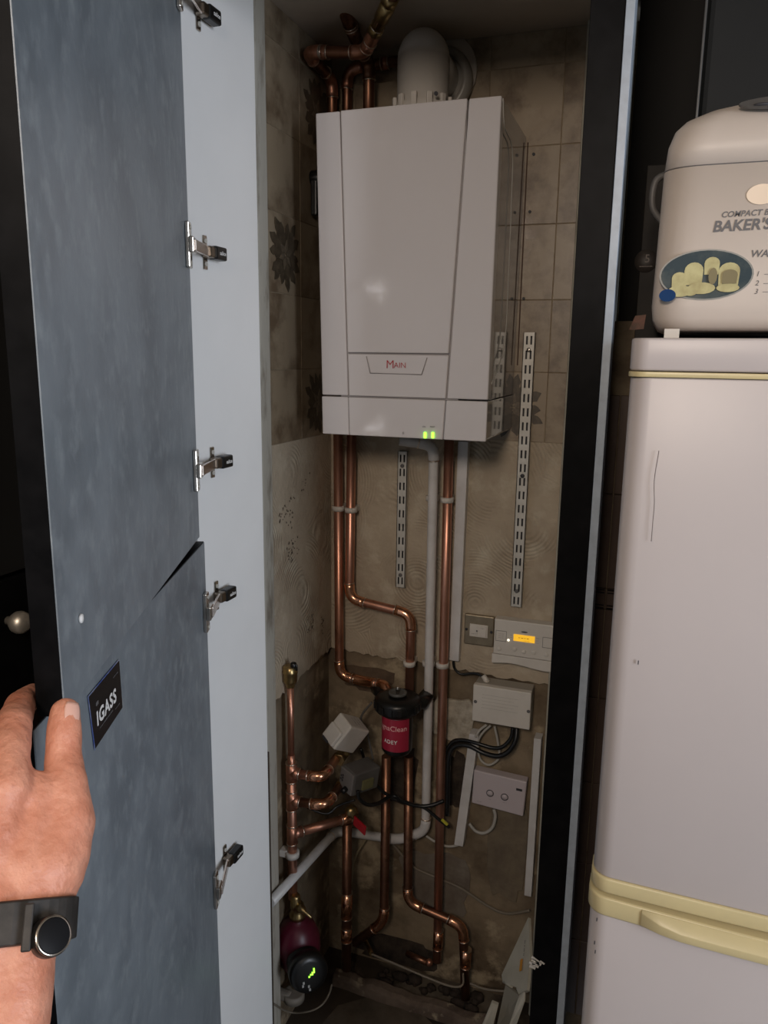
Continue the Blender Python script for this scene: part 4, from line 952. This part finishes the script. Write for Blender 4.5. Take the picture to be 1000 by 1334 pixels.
cable('cable', [(-0.3435, 1.7200, 0.0598), (-0.3064, 1.7200, 0.0553), (-0.2561, 1.7200, 0.0647), (-0.2241, 1.7300, 0.0686)], .0030, mat('dusty_wire', (.22, .19, .15), .6), 'pale cable curving on the floor behind the trim offcuts')
cable('cable', [(-0.7450, 1.3514, 0.2099), (-0.7454, 1.4600, 0.0757), (-0.6928, 1.4600, 0.0935), (-0.6601, 1.4700, 0.1131), (-0.6526, 1.5000, 0.1196), (-0.6443, 1.5000, 0.1512)], .0022, mat('dusty_cable', (.19, .16, .12), .6), 'thin white cable trailing from the pump to the left wall')
pipe('copper_pipe', [(-0.6517, 1.7200, 0.1228), (-0.6260, 1.7000, 0.1102), (-0.5980, 1.6600, 0.1206)], .006, 'short thin pipe stub over the kerb near the pump', m=m_brass, elbows=False)
stub = thing('pipe_stub', (-0.4537, 1.7200, 0.0936), 'old capped copper stub lying under the straight pipe', 'pipe')
mk('tube', B().sweep([(-0.5244, 1.7400, 0.0792), (-0.4620, 1.7200, 0.0863)], .008), m_copperd, stub)
mk('cap', B().sphere(V(*(-0.4551, 1.7180, 0.0901)), .0095), m_copper, stub)
tag(mk('copper_tail', B().cyl(V(*(-0.6841, 1.6600, 0.2383)), V(*(-0.6750, 1.6600, 0.1470)), .0045, seg=10), mat('pale_lead', (.2, .18, .15), .6)), 'pale thin pipe tail left of the dark vertical pipe', 'pipe')
# white plastic trim offcuts leaning at the lower right
oc = thing('trim_offcut', (-0.1925, 1.4000, 0.3724), 'cream plastic trim offcut with an orange label leaning on the post', 'offcut')
a = [V(*p) for p in ((-0.1648, 1.4000, 0.5560), (-0.1482, 1.3200, 0.5367), (-0.1433, 1.2600, 0.5129), (-0.1597, 1.2800, 0.4829), (-0.1674, 1.2900, 0.4853), (-0.1822, 1.3100, 0.4681), (-0.2022, 1.3400, 0.4461), (-0.2058, 1.3500, 0.4489), (-0.1866, 1.3800, 0.4932))]
nrm = (a[2] - a[0]).cross(a[7] - a[0]).normalized()
if nrm.y > 0: nrm = -nrm
mk('profile_face', B().prism(a, -nrm*.006), m_trim, oc)
lipa, lipb = a[7], a[3]
mk('profile_lip', B().cyl(a[6] - nrm*.004, a[5] - nrm*.004, .004, seg=10), m_trim, oc)
mk('profile_lip', B().cyl(a[4] - nrm*.004, a[3] - nrm*.004, .004, seg=10), m_trim, oc)
o1 = V(*(-0.1615, 1.3180, 0.5116)); ddx = (a[1] - a[2]).normalized()
mk('orange_label', B().obox(o1 + nrm*.003, ddx*.011, ddx.cross(nrm)*.0035, nrm*.0008), m_orange, oc)
b = B(); marks(b, .030, .005, V(*(-0.1601, 1.3400, 0.5322)) + nrm*.003, ddx, ddx.cross(nrm)*(1 if ddx.cross(nrm).x < 0 else -1))
mk('lettering', b, m_greyink, oc)
oc2 = thing('trim_offcut', (-0.1978, 1.3000, 0.3811), 'two narrow cream plastic strips standing under the larger offcut', 'offcut')
mk('strip', B().prism([V(*p) for p in ((-0.2250, 1.3600, 0.3675), (-0.2097, 1.3550, 0.3698), (-0.2122, 1.3000, 0.3562), (-0.2386, 1.3100, 0.3373))], (0, .008, 0)), m_trim, oc2, bevel=.002)
mk('strip', B().prism([V(*p) for p in ((-0.1473, 1.2700, 0.5027), (-0.1450, 1.2600, 0.4887), (-0.1568, 1.2300, 0.4514), (-0.1734, 1.2400, 0.4275), (-0.1594, 1.2700, 0.4817))], (0, .008, 0)), m_trim, oc2, bevel=.002)
mk('strip', B().prism([V(*p) for p in ((-0.2043, 1.4000, 0.3818), (-0.1719, 1.3800, 0.3839), (-0.1803, 1.3300, 0.3478), (-0.2097, 1.3400, 0.3280))], (0, .006, 0)), mat('grey_trim', (.16, .15, .12), .5), oc2)
# dark timber upright at lower left behind panel
tag(mk('timber_batten', B().box((-0.752, 1.338, ZF), (-0.735, 1.368, .83)), mat('old_timber', (.05, .032, .02), .85, col2=(.03, .02, .012), scale=20, stretch=(1, 1, .1))), 'dark timber batten behind the white panel, low down', 'batten')

# ================================================================== FRIDGE
FYf = 1.0; FX0, FX1 = -0.0335, 0.515
fr = thing('fridge_freezer', (.24, 1.3, ZF), 'white fridge freezer with yellowed cream handle bands', 'fridge')
def rounded_front(z0, z1, x0, x1, yf, depth, rad, bow=.006):
    P = []
    n = 7
    for k in range(n): a = pi + (pi/2)*k/(n-1); P.append(V(x0 + rad + rad*cos(a), yf + rad + rad*sin(a), z0))
    for k in range(1, 12): t = k/12; P.append(V(x0 + rad + (x1 - x0 - 2*rad)*t, yf - bow*sin(pi*t), z0))
    for k in range(n): a = 1.5*pi + (pi/2)*k/(n-1); P.append(V(x1 - rad + rad*cos(a), yf + rad + rad*sin(a), z0))
    P += [V(x1, yf + depth, z0), V(x0, yf + depth, z0)]
    b = B().prism(P, (0, 0, z1 - z0))
    b.sm = [False, False] + [True]*(len(b.f) - 2)
    return b
za = V(*(-0.0321, 1.0000, 1.6608)).z; zh0 = V(*(-0.0344, 1.0000, 0.9698)).z; zh1 = V(*(-0.0329, 1.0000, 0.9470)).z; zh2 = V(*(-0.0326, 1.0000, 0.9422)).z; zh3 = V(*(-0.0307, 1.0000, 0.9131)).z
ztop = V(*(-0.0317, 1.0000, 1.7038)).z
mk('cabinet_body', B().box((FX0 + .004, FYf + .06, ZF + .03), (FX1 - .004, FYf + .60, ztop - .004)), m_fridge, fr, bevel=.004)
mk('top_cap', rounded_front(za + .004, ztop, FX0 - .0015, FX1 + .0015, FYf - .001, .58, .022), m_fridge, fr, bevel=.003)
mk('top_gasket', rounded_front(za - .0035, za + .003, FX0 - .0025, FX1 + .0025, FYf - .003, .05, .022), m_cream, fr, bevel=.001)
mk('upper_door', rounded_front(zh0, za - .004, FX0, FX1, FYf, .055, .026), m_fridge, fr, bevel=.002)
mk('upper_handle_band', rounded_front(zh1, zh0, FX0 - .002, FX1 + .002, FYf - .003, .055, .026), m_cream, fr, bevel=.003)
# lower band with the scooped grip
mk('lower_handle_band', rounded_front(zh3, zh2, FX0 - .0035, FX1 + .0035, FYf - .006, .055, .026, .012), m_cream, fr, bevel=.003)
gx0 = .035
sg = B(); n = 16; ringz = []
for k in range(n + 1):
    t = k/n; x = gx0 + (FX1 - .07 - gx0)*t; s_ = min(1, min(t, 1 - t)*9)**.6
    yf_ = FYf - .006 - .012*sin(pi*(x - FX0)/(FX1 - FX0))
    ringz.append([V(x, yf_ + .001, zh2 - .0015), V(x, yf_ - .012*s_ - .001, zh2 - .006 - .008*s_), V(x, yf_ - .012*s_ - .001, zh3 + .004), V(x, yf_ + .001, zh3 + .001)])
sg.rings(ringz, smooth=True)
mk('grip_lip', sg, m_cream, fr, bevel=.001)
mk('lower_door', rounded_front(ZF + .07, zh3 - .0005, FX0, FX1, FYf, .055, .026), m_fridge, fr, bevel=.002)
mk('plinth', B().box((FX0 + .02, FYf + .04, ZF), (FX1 - .02, FYf + .5, ZF + .07)), m_greypl, fr)
sc = smooth_path([(0.0071, 0.9955, 1.5693), (0.0046, 0.9950, 1.5331), (0.0069, 0.9950, 1.5043), (0.0070, 0.9950, 1.4800), (0.0071, 0.9953, 1.4553)], 6)
mk('scratch', B().sweep(sc, .0004, 5), mat('scratch_brown', (.16, .12, .10), .7), fr)
b = B()
for px in ((-0.0225, 0.9985, 0.9017), (-0.0232, 0.9990, 0.8635), (-0.0212, 0.9985, 0.8494), (0.0038, 0.9965, 1.2928)): b.obox(V(*px), V(.0006, 0, 0), V(0, .0006, 0), V(0, 0, .0025))
mk('chip', b, m_ink, fr)

# ================================================================== BREAD MAKER
YM = 1.055
mx0 = V(*(-0.0160, 1.0550, 1.7429)).x; mx1 = mx0 + .285
mz0 = V(*(0.0063, 1.0550, 1.7147)).z; 
bmk = thing('bread_maker', (mx0 + .14, YM + .12, ztop), 'off-white compact bread maker standing on the fridge', 'bread maker')
def bring(z, sc_, yo, R=.045, x0=None, dep=.23):
    x0_ = mx0 + (1 - sc_)*.14; x1_ = mx1 - (1 - sc_)*.14; y0 = YM + yo; y1 = YM + dep - yo*.4; P = []
    for (cx_, cy_, a_) in ((x0_ + R, y0 + R*.7, pi), (x1_ - R, y0 + R*.7, 1.5*pi), (x1_ - R, y1 - R*.7, 0), (x0_ + R, y1 - R*.7, .5*pi)):
        for k in range(7):
            a = a_ + pi/2*k/6; P.append(V(cx_ + R*cos(a), cy_ + R*.7*sin(a), z))
    return P
zl = V(*(-0.0165, 1.0550, 1.9074)).z     # lid seam
hs = [(mz0, .88, .012), (mz0 + .004, .94, .006), (mz0 + .014, .985, .001), (mz0 + .03, 1.0, 0), (zl - .001, .985, 0.0)]
mk('body', B().rings([bring(z, s_, yo) for z, s_, yo in hs]), m_bread, bmk)
zt0 = V(*(0.0834, 1.0900, 1.9893)).z
LH = zt0 - zl
mk('lid', B().rings([bring(z, s_, yo) for z, s_, yo in ((zl + .0005, .983, .0005), (zl + LH*.35, .965, .003), (zl + LH*.58, .92, .010), (zl + LH*.74, .84, .022), (zl + LH*.88, .68, .036), (zl + LH, .44, .055), (zl + LH*1.03, .2, .085))]), m_bread, bmk)
mk('lid_seam', B().rings([bring(z, s_, yo) for z, s_, yo in ((zl - .0015, .980, .0015), (zl + .001, .980, .0015))]), m_greyink, bmk)
cpn = B(); 
pcx = mx0 + .155
P = []
for k in range(24):
    a = 2*pi*k/24; u = cos(a)*.075; w_ = sin(a)
    P.append(V(pcx + u, YM + .010 + .0105*(w_ + 1), zl + LH*.70 + LH*.12*(w_ + 1)))
mk('control_panel', cpn.prism(P, (0, -.002, .002)), m_panel_ctl, bmk)
mk('control_button', B().sphere(V(pcx - .050, YM + .016, zl + LH*.80), .008, 1.3, .6, .3, 12), m_ink, bmk)
for fxx in (mx0 + .018, mx1 - .036):
    for fyy in (YM + .012, YM + .18): mk('foot', B().box((fxx, fyy, ztop), (fxx + .018, fyy + .018, mz0 + .002)), m_plastic, bmk)
# side handle
mk('handle', B().sweep(smooth_path([V(mx0 + .012, YM + .09, zl + .012), V(mx0 - .008, YM + .085, zl + .002), V(mx0 - .010, YM + .085, zl - .03), V(mx0 + .004, YM + .09, zl - .05)]), .0045, 8), m_greypl, bmk)
# printed oval picture
yq = YM - .0006
def disc(b, c, rx, rz_, y, n=36, d=.0005):
    b.prism([V(c[0] + rx*cos(2*pi*k/n), y, c[2] + rz_*sin(2*pi*k/n)) for k in range(n)], (0, -d, 0)); return b
oc_ = (0.0442, 1.0550, 1.7806)
mk('oval_rim', disc(B(), oc_, .0535, .0300, yq), mat('rim_grey', (.22, .22, .2), .4), bmk)
pic = mk('oval_picture', disc(B(), oc_, .0515, .0283, yq - .0006), m_slate, bmk)
lf = B(); ld_ = B()
y2 = yq - .0012
def loaf(cx_, cz_, w_, h_, b):
    P = [V(cx_ - w_/2, y2, cz_ - h_/2), V(cx_ + w_/2, y2, cz_ - h_/2)]
    for k in range(9): a = pi*k/8; P.append(V(cx_ + w_/2*1.08*cos(a), y2, cz_ + h_*.15 + h_*.38*sin(a)))
    b.prism([p + V(0, -.00012*len(b.f)/12, 0) for p in P], (0, -.0005, 0))
X0, Z0 = oc_[0], oc_[2]
for (dx, dz, w_, h_) in ((-.014, .001, .020, .026), (.006, .010, .016, .020), (.026, .000, .022, .026), (-.030, -.006, .016, .018)): loaf(X0 + dx, Z0 + dz, w_, h_, lf)
for (dx, dz, rx, rz_) in ((-.028, -.019, .014, .007), (-.004, -.016, .016, .007), (.026, -.016, .013, .005), (-.016, -.020, .008, .005)): disc(lf, (X0 + dx, 0, Z0 + dz), rx, rz_, y2 - .0010 - rx*.02, 14)
mk('loaf_picture', lf, m_loaf, bmk)
y2 -= .0017
loaf(X0 + .027, Z0 - .003, .016, .016, ld_); disc(ld_, (X0 + .008, 0, Z0 - .002), .005, .010, y2, 12)
mk('loaf_shade_picture', ld_, m_loafd, bmk)
bc = (0.0019, 1.0525, 1.7565)
mk('blue_badge', disc(B(), bc, .0098, .0075, YM - .0042, 24), m_navy, bmk)
mk('cream_oval', disc(B(), (0.0973, 1.0545, 1.8706), .0165, .0115, yq, 30), m_creamoval, bmk)  # plain flat cream oval on the front
b = B(); tpos = (0.0551, 1.0540, 1.8493); text_on(b, 'COMPACT BREADMAKER', .0092, V(tpos[0], YM - .0006, tpos[2]), (1, 0, .02), (0, 0, 1), align='LEFT', shear=.2, offset=.0002)
tpos = (0.0469, 1.0540, 1.8357); text_on(b, "BAKER'S", .0175, V(tpos[0], YM - .0006, tpos[2]), (1, 0, .02), (0, 0, 1), align='LEFT', shear=.15, offset=.0005)
tpos = (0.0915, 1.0540, 1.8034); text_on(b, 'WAR', .0115, V(tpos[0], YM - .0006, tpos[2]), (1, 0, 0), (0, 0, 1), align='LEFT', shear=.2, offset=.0002)
mk('lettering', b, m_greyink, bmk)
b = B()
for k, (tx, tz) in enumerate(((0.0997, 1.0540, 1.7803)[::2], (0.0999, 1.0540, 1.7697)[::2], (0.1000, 1.0540, 1.7599)[::2])):
    text_on(b, '%d  —' % (k + 1), .0085, V(tx, YM - .0006, tz), (1, 0, 0), (0, 0, 1), align='LEFT', shear=.2)
mk('small_print', b, m_greyink, bmk)

# things behind the bread maker
yb_ = 1.34
ap = thing('dark_appliance', (.27, 1.45, ztop), 'dark grey boxy appliance standing behind the bread maker', 'appliance')
xa_ = V(*(0.0239, 1.3520, 2.1383)).x
mk('case', B().box((xa_, 1.352, ztop), (.60, 1.58, 2.32)), m_darkgrey, ap, bevel=.012, bseg=3)
mk('edge_bead', B().box((xa_ - .003, 1.350, ztop + .02), (xa_ + .001, 1.357, 2.31)), mat('bead_grey', (.05, .05, .05), .35), ap, bevel=.001)
q0 = (-0.0285, 1.3050, 1.7229); q1 = (-0.0216, 1.3050, 1.9753)
bxp = thing('printed_box', (V(*q0).x + .02, 1.32, ztop), 'dark printed carton between the post and the bread maker', 'box')
mk('carton', B().box((V(*(-0.0415, 1.3050, 1.7579)).x, 1.305, ztop), (V(*(-0.0415, 1.3050, 1.7579)).x + .085, 1.345, V(*(-0.0339, 1.3050, 1.9653)).z)), m_cardboard, bxp, bevel=.001)
c = (-0.0331, 1.3040, 1.8266)
mk('round_mark', B().lathe(V(c[0], 1.3045, c[2]), (0, -1, 0), [(.0170, 0), (.0170, .0006), (.001, .0006)], 30), mat('mark_brown', (.030, .024, .020), .6), bxp)
b = B(); text_on(b, '5', .017, V(c[0] + .002, 1.3035, c[2] + .003), (1, 0, 0), (0, 0, 1)); b.box((c[0] - .009, 1.3035, c[2] - .0085), (c[0] + .010, 1.3044, c[2] - .0075))
mk('lettering', b, mat('mark_beige', (.12, .10, .085), .6), bxp)
c = V(*(-0.0386, 1.3040, 1.7345))
mk('picture_print', B().prism([V(c.x - .012, 1.3043, c.z - .012), V(c.x + .010, 1.3043, c.z - .010), V(c.x + .012, 1.3043, c.z + .012), V(c.x - .004, 1.3043, c.z + .010)], (0, -.0006, 0)), m_brick, bxp)

# ================================================================== ALCOVE TILES in the gap beside the fridge
wa = structure(mk('wall_tiled', B().box((-0.094, 1.615, ZF), (0.12, 1.63, 1.75)), m_grout))
zt_ = V(*(-0.0793, 1.6000, 1.2018)).z; zb2 = V(*(-0.0771, 1.6000, 1.1686)).z
xt = V(*(-0.0686, 1.6000, 1.2031)).x
zz = [zb2 - .006 - .2*k for k in range(5, 0, -1)] + [zb2 - .006, zt_ + .006] + [zt_ + .006 + .2*k for k in range(1, 3)] 
for i in range(2):
    x0, x1 = ((-.094, xt), (xt, xt + .15))[i]
    for j in range(len(zz) - 1):
        z0_ = max(zz[j], ZF)
        mk('tile', B().box((x0 + .001, 1.607, z0_ + .001), (x1 - .001, 1.6149, zz[j+1] - .001)), m_browntile, wa, bevel=.001, bseg=1)
    for zc_ in (zt_ + .003, zt_ - .003, zb2 + .003, zb2 - .003):
        mk('border_line', B().box((x0 + .003, 1.6062, zc_ - .0014), (x1 - .003, 1.6075, zc_ + .0014)), m_blackline, wa)

# ================================================================== LEFT KITCHEN UNIT with knob
ku = thing('kitchen_unit', (-1.1, .6, ZF), 'black kitchen unit with a round metal knob left of the doors', 'cabinet')
mk('carcass', B().box((-1.55, -.2, ZF), (-.975, 1.05, 2.3)), m_black, ku)
zgap = 1.326
mk('lower_front', B().box((-.975, -.19, ZF + .1), (-.952, 1.04, zgap - .004)), m_black, ku, bevel=.002)
mk('upper_front', B().box((-.975, -.19, zgap + .004), (-.952, 1.04, 2.29)), mat('dark_grey_front', (.012, .012, .012), .5), ku, bevel=.002)
kc = V(*(-0.9350, 0.9066, 1.2551))
mk('knob', B().lathe(V(-.952, kc.y, kc.z), (1, 0, 0), [(.007, 0), (.007, .008), (.012, .011), (.017, .018), (.0185, .025), (.0165, .033), (.010, .0385), (.001, .0405)], 24), mat('brushed_knob', (.72, .66, .56), .42, .8), ku)

# ================================================================== HAND
def capsule(b, p0, p1, r0, r1, seg=18):
    p0 = Vector(p0); p1 = Vector(p1); x, y, z = frame(p1 - p0); L = (p1 - p0).length; prof = []
    for k in range(6): a = -pi/2 + (pi/2)*k/5; prof.append((max(r0*cos(a), .0004), r0*sin(a)))
    for k in range(6): a = (pi/2)*k/5; prof.append((max(r1*cos(a), .0004), L + r1*sin(a)))
    b.rings([[p0 + z*h + (x*cos(2*pi*j/seg) + y*sin(2*pi*j/seg))*r for j in range(seg)] for (r, h) in prof])
def chain(b, pts):
    for (p, r), (q, s_) in zip(pts, pts[1:]): capsule(b, p, q, r, s_)
hb_ = B()
# thumb on the inner face of the door
chain(hb_, [((-0.4243, 0.4523, 1.3978), .0118), ((-0.4197, 0.4454, 1.3887), .0132), ((-0.4141, 0.4349, 1.3709), .0140), ((-0.3992, 0.4206, 1.3559), .0165), ((-0.3869, 0.4063, 1.3352), .0200), ((-0.3858, 0.3832, 1.3163), .0270)])
chain(hb_, [((-0.3889, 0.4123, 1.3407), .0170), ((-0.3849, 0.3934, 1.3220), .0235), ((-0.3852, 0.3709, 1.3035), .0260)])
# index finger, wrapping round the outer face of the door
chain(hb_, [((-0.4190, 0.3842, 1.3693), .0170), ((-0.4350, 0.4052, 1.3823), .0150), ((-0.4573, 0.4316, 1.3904), .0140), ((-0.4872, 0.4689, 1.3861), .0125), ((-0.5062, 0.5035, 1.3770), .0105)])
# middle, ring, little
chain(hb_, [((-0.4443, 0.3710, 1.3744), .0165), ((-0.4743, 0.3992, 1.3934), .0135), ((-0.5211, 0.4434, 1.3731), .0125), ((-0.5502, 0.4919, 1.3446), .0105)])
chain(hb_, [((-0.4651, 0.3585, 1.3651), .0160), ((-0.4948, 0.3835, 1.3786), .0130), ((-0.5345, 0.4324, 1.3691), .0120), ((-0.5596, 0.4844, 1.3503), .0100)])
chain(hb_, [((-0.4844, 0.3482, 1.3488), .0145), ((-0.5155, 0.3707, 1.3530), .0115), ((-0.5447, 0.4082, 1.3488), .0105), ((-0.5655, 0.4514, 1.3323), .0090)])
# metacarpals and web
for (a, r0) in (((-0.4209, 0.3829, 1.3666), .0165), ((-0.4443, 0.3710, 1.3744), .0168), ((-0.4651, 0.3585, 1.3651), .0160), ((-0.4844, 0.3482, 1.3488), .0150)):
    chain(hb_, [(a, r0), ((-0.4105, 0.3515, 1.3198), .0240)])
chain(hb_, [((-0.4124, 0.4062, 1.3656), .0085), ((-0.4088, 0.4016, 1.3584), .0130), ((-0.4025, 0.3919, 1.3437), .0170), ((-0.3974, 0.3725, 1.3207), .0250)])
chain(hb_, [((-0.4192, 0.3877, 1.3611), .0130), ((-0.3991, 0.3991, 1.3464), .0140)])
# wrist and forearm
for (dx, r0, r1) in ((26, .0225, .0270), (-8, .0235, .0290), (-40, .0225, .0275)):
    pass
chain(hb_, [((-0.3972, 0.3720, 1.3180), .0270), ((-0.3837, 0.3617, 1.2985), .0255), ((-0.3766, 0.3442, 1.2812), .0235), ((-0.3652, 0.3203, 1.2524), .0250), ((-0.3504, 0.2796, 1.1906), .0300)])
chain(hb_, [((-0.4148, 0.3558, 1.3217), .0260), ((-0.3976, 0.3469, 1.3028), .0265), ((-0.3929, 0.3339, 1.2848), .0265), ((-0.3826, 0.3115, 1.2547), .0290), ((-0.3686, 0.2689, 1.1955), .0340)])
chain(hb_, [((-0.4450, 0.3522, 1.3285), .0210), ((-0.4213, 0.3432, 1.2989), .0230), ((-0.4138, 0.3311, 1.2807), .0235), ((-0.4061, 0.3059, 1.2519), .0260), ((-0.3969, 0.2632, 1.1900), .0300)])
person = mk('person', hb_, m_skin)
tag(person, 'person reaching in with a left hand gripping the door edge', 'person')
rm = person.modifiers.new('remesh', 'REMESH'); rm.mode = 'VOXEL'; rm.voxel_size = .0022; rm.use_smooth_shade = True
sm_ = person.modifiers.new('smooth', 'SMOOTH'); sm_.factor = .6; sm_.iterations = 14
dg = bpy.context.evaluated_depsgraph_get(); dg.update()
me2 = bpy.data.meshes.new_from_object(person.evaluated_get(dg)); person.modifiers.clear(); old = person.data; person.data = me2; bpy.data.meshes.remove(old)
for p_ in me2.polygons: p_.use_smooth = True
# knuckle creases and tendons: gentle displacement of the skin
from mathutils import noise as mn
CAMP = Vector((0, 0, 1.68))
creases = [((-0.4044, 0.4281, 1.3891), .0009, .0022), ((-0.4027, 0.4259, 1.3861), .0007, .0018), ((-0.4185, 0.4015, 1.3887), .0008, .002), ((-0.4113, 0.4010, 1.3848), .0007, .002)]
wo = WORLD['person']
NRM = [Vector(v_.normal) for v_ in me2.vertices]
for v_, nm_ in zip(me2.vertices, NRM):
    p_ = v_.co + wo
    v_.co += nm_*(mn.noise(p_*90)*.0006 + mn.noise(p_*32)*.0012)
# thumb nail
nc = V(*(-0.4198, 0.4544, 1.4002)); tw = (V(*(-0.4243, 0.4523, 1.3978)) - V(*(-0.4197, 0.4454, 1.3887))).normalized()
tocam = (CAMP - nc).normalized()
sx_ = tw.cross(tocam).normalized(); 
if sx_.x < 0: sx_ = -sx_
nn_ = (tocam*.86 + sx_*.5).normalized(); ns = tw.cross(nn_).normalized()
tc_ = V(*(-0.4242, 0.4521, 1.3966))
nb = B(); rows = []
for i in range(7):
    t = i/6; rows.append([])
    L_ = (t - .5)*.0165; wdt = .95*(1 - .25*abs(2*t - 1)**3)
    for j in range(9):
        a = (j - 4)/4*.62*wdt
        rows[-1].append(tc_ + tw*(L_ + .001) + (nn_*cos(a) + ns*sin(a))*(.01255 - .0008*max(0, t - .6)*3))
vs = [p for r in rows for p in r]; fs = [(i*9 + j, i*9 + j + 1, (i+1)*9 + j + 1, (i+1)*9 + j) for i in range(6) for j in range(8)]
nl = mk('thumb_nail', nb.add(vs, fs, True), m_nail, person)
so = nl.modifiers.new('thickness', 'SOLIDIFY'); so.thickness = .0008
# short dark hairs on the back of the hand and forearm
dg.update()
hr = B(); rnd = random.Random(11); cand = [v_ for v_ in me2.vertices if (v_.normal.dot((CAMP - (v_.co + wo)).normalized()) > .45)]
def pix(p):
    c_ = M3.transposed() @ (p - CAMP); return 500 + 1002*c_.x/-c_.z, 667 - 1002*c_.y/-c_.z
k = 0
for v_ in rnd.sample(cand, min(3500, len(cand))):
    p_ = v_.co + wo
    if p_.z > 1.215 and True:
        continue
    if rnd.random() > .055 or p_.z > 1.20: continue
    nrm_ = v_.normal; t_ = (V(-.5, -.2, -.8) + V(rnd.uniform(-.5, .5), rnd.uniform(-.5, .5), rnd.uniform(-.4, .4))).normalized(); t_ = (t_ - nrm_*t_.dot(nrm_)).normalized()
    L_ = rnd.uniform(.005, .010)
    hr.sweep([p_, p_ + t_*L_*.5 + nrm_*.0010, p_ + t_*L_ + nrm_*.0012], [.00014, .00012, .00004], 4)
if hr.v:
    h_ = mk('hair', hr, m_hair, person); h_['kind'] = 'stuff'

# ------------------------------------------------------------------ wrist watch
wc = V(*(-0.3957, 0.3449, 1.2953)); up_ = (V(*(-0.4064, 0.3646, 1.3238)) - V(*(-0.3833, 0.3245, 1.2661))).normalized()
lat = V(*(-0.3680, 0.3593, 1.2872)) - V(*(-0.4221, 0.3348, 1.3015)); lat = (lat - up_*lat.dot(up_)).normalized(); fwd = lat.cross(up_).normalized()
watch = thing('wrist_watch', wc, 'black wrist watch with a round dark dial strapped round the wrist', 'watch')
def strap_ring(off, w_, th, ax_, ay_):
    b = B(); n = 40; rings = []
    for k in range(n + 1):
        a = 2*pi*k/n; e = lat*cos(a)*ax_ + fwd*sin(a)*ay_; o_ = (lat*cos(a)/ax_ + fwd*sin(a)/ay_).normalized()
        c_ = wc + up_*off + e; tl = up_*.0
        rings.append([c_ - up_*w_/2, c_ + up_*w_/2, c_ + up_*w_/2*.92 + o_*th, c_ - up_*w_/2*.92 + o_*th])
    b.rings(rings, cap=False, smooth=False); return b
mk('strap', strap_ring(0, .0275, .0042, .0475, .0305), m_strap, watch, bevel=.0008)
dcn = V(*(-0.3427, 0.3400, 1.3071))
dn = (lat*.50 - (dcn - CAMP).normalized()*.9 + up_*.1).normalized()
mk('watch_case', B().lathe(dcn - dn*.010, dn, [(.0105, 0), (.0125, .003), (.0125, .009), (.0115, .011)], 36), m_blackpl, watch)
mk('bezel', B().lathe(dcn - dn*.001, dn, [(.0106, 0), (.0122, 0), (.0122, .0022), (.0106, .0022)], 36), m_chrome, watch)
mk('dial', B().lathe(dcn - dn*.001, dn, [(.0108, 0), (.0108, .0024), (.0100, .0028), (.001, .0029)], 36), mat('watch_glass', (.006, .0065, .008), .5, spec=.15), watch)
lg = V(*(-0.3565, 0.3335, 1.3144))
mk('strap_keeper', B().obox(lg, lat*.0030, fwd*.0012, up_*.0140), m_strap, watch, bevel=.001)
mk('crown', B().cyl(dcn - dn*.004 + up_*.0 - lat*.012, dcn - dn*.004 - lat*.0165, .0028, seg=10), m_chrome, watch)
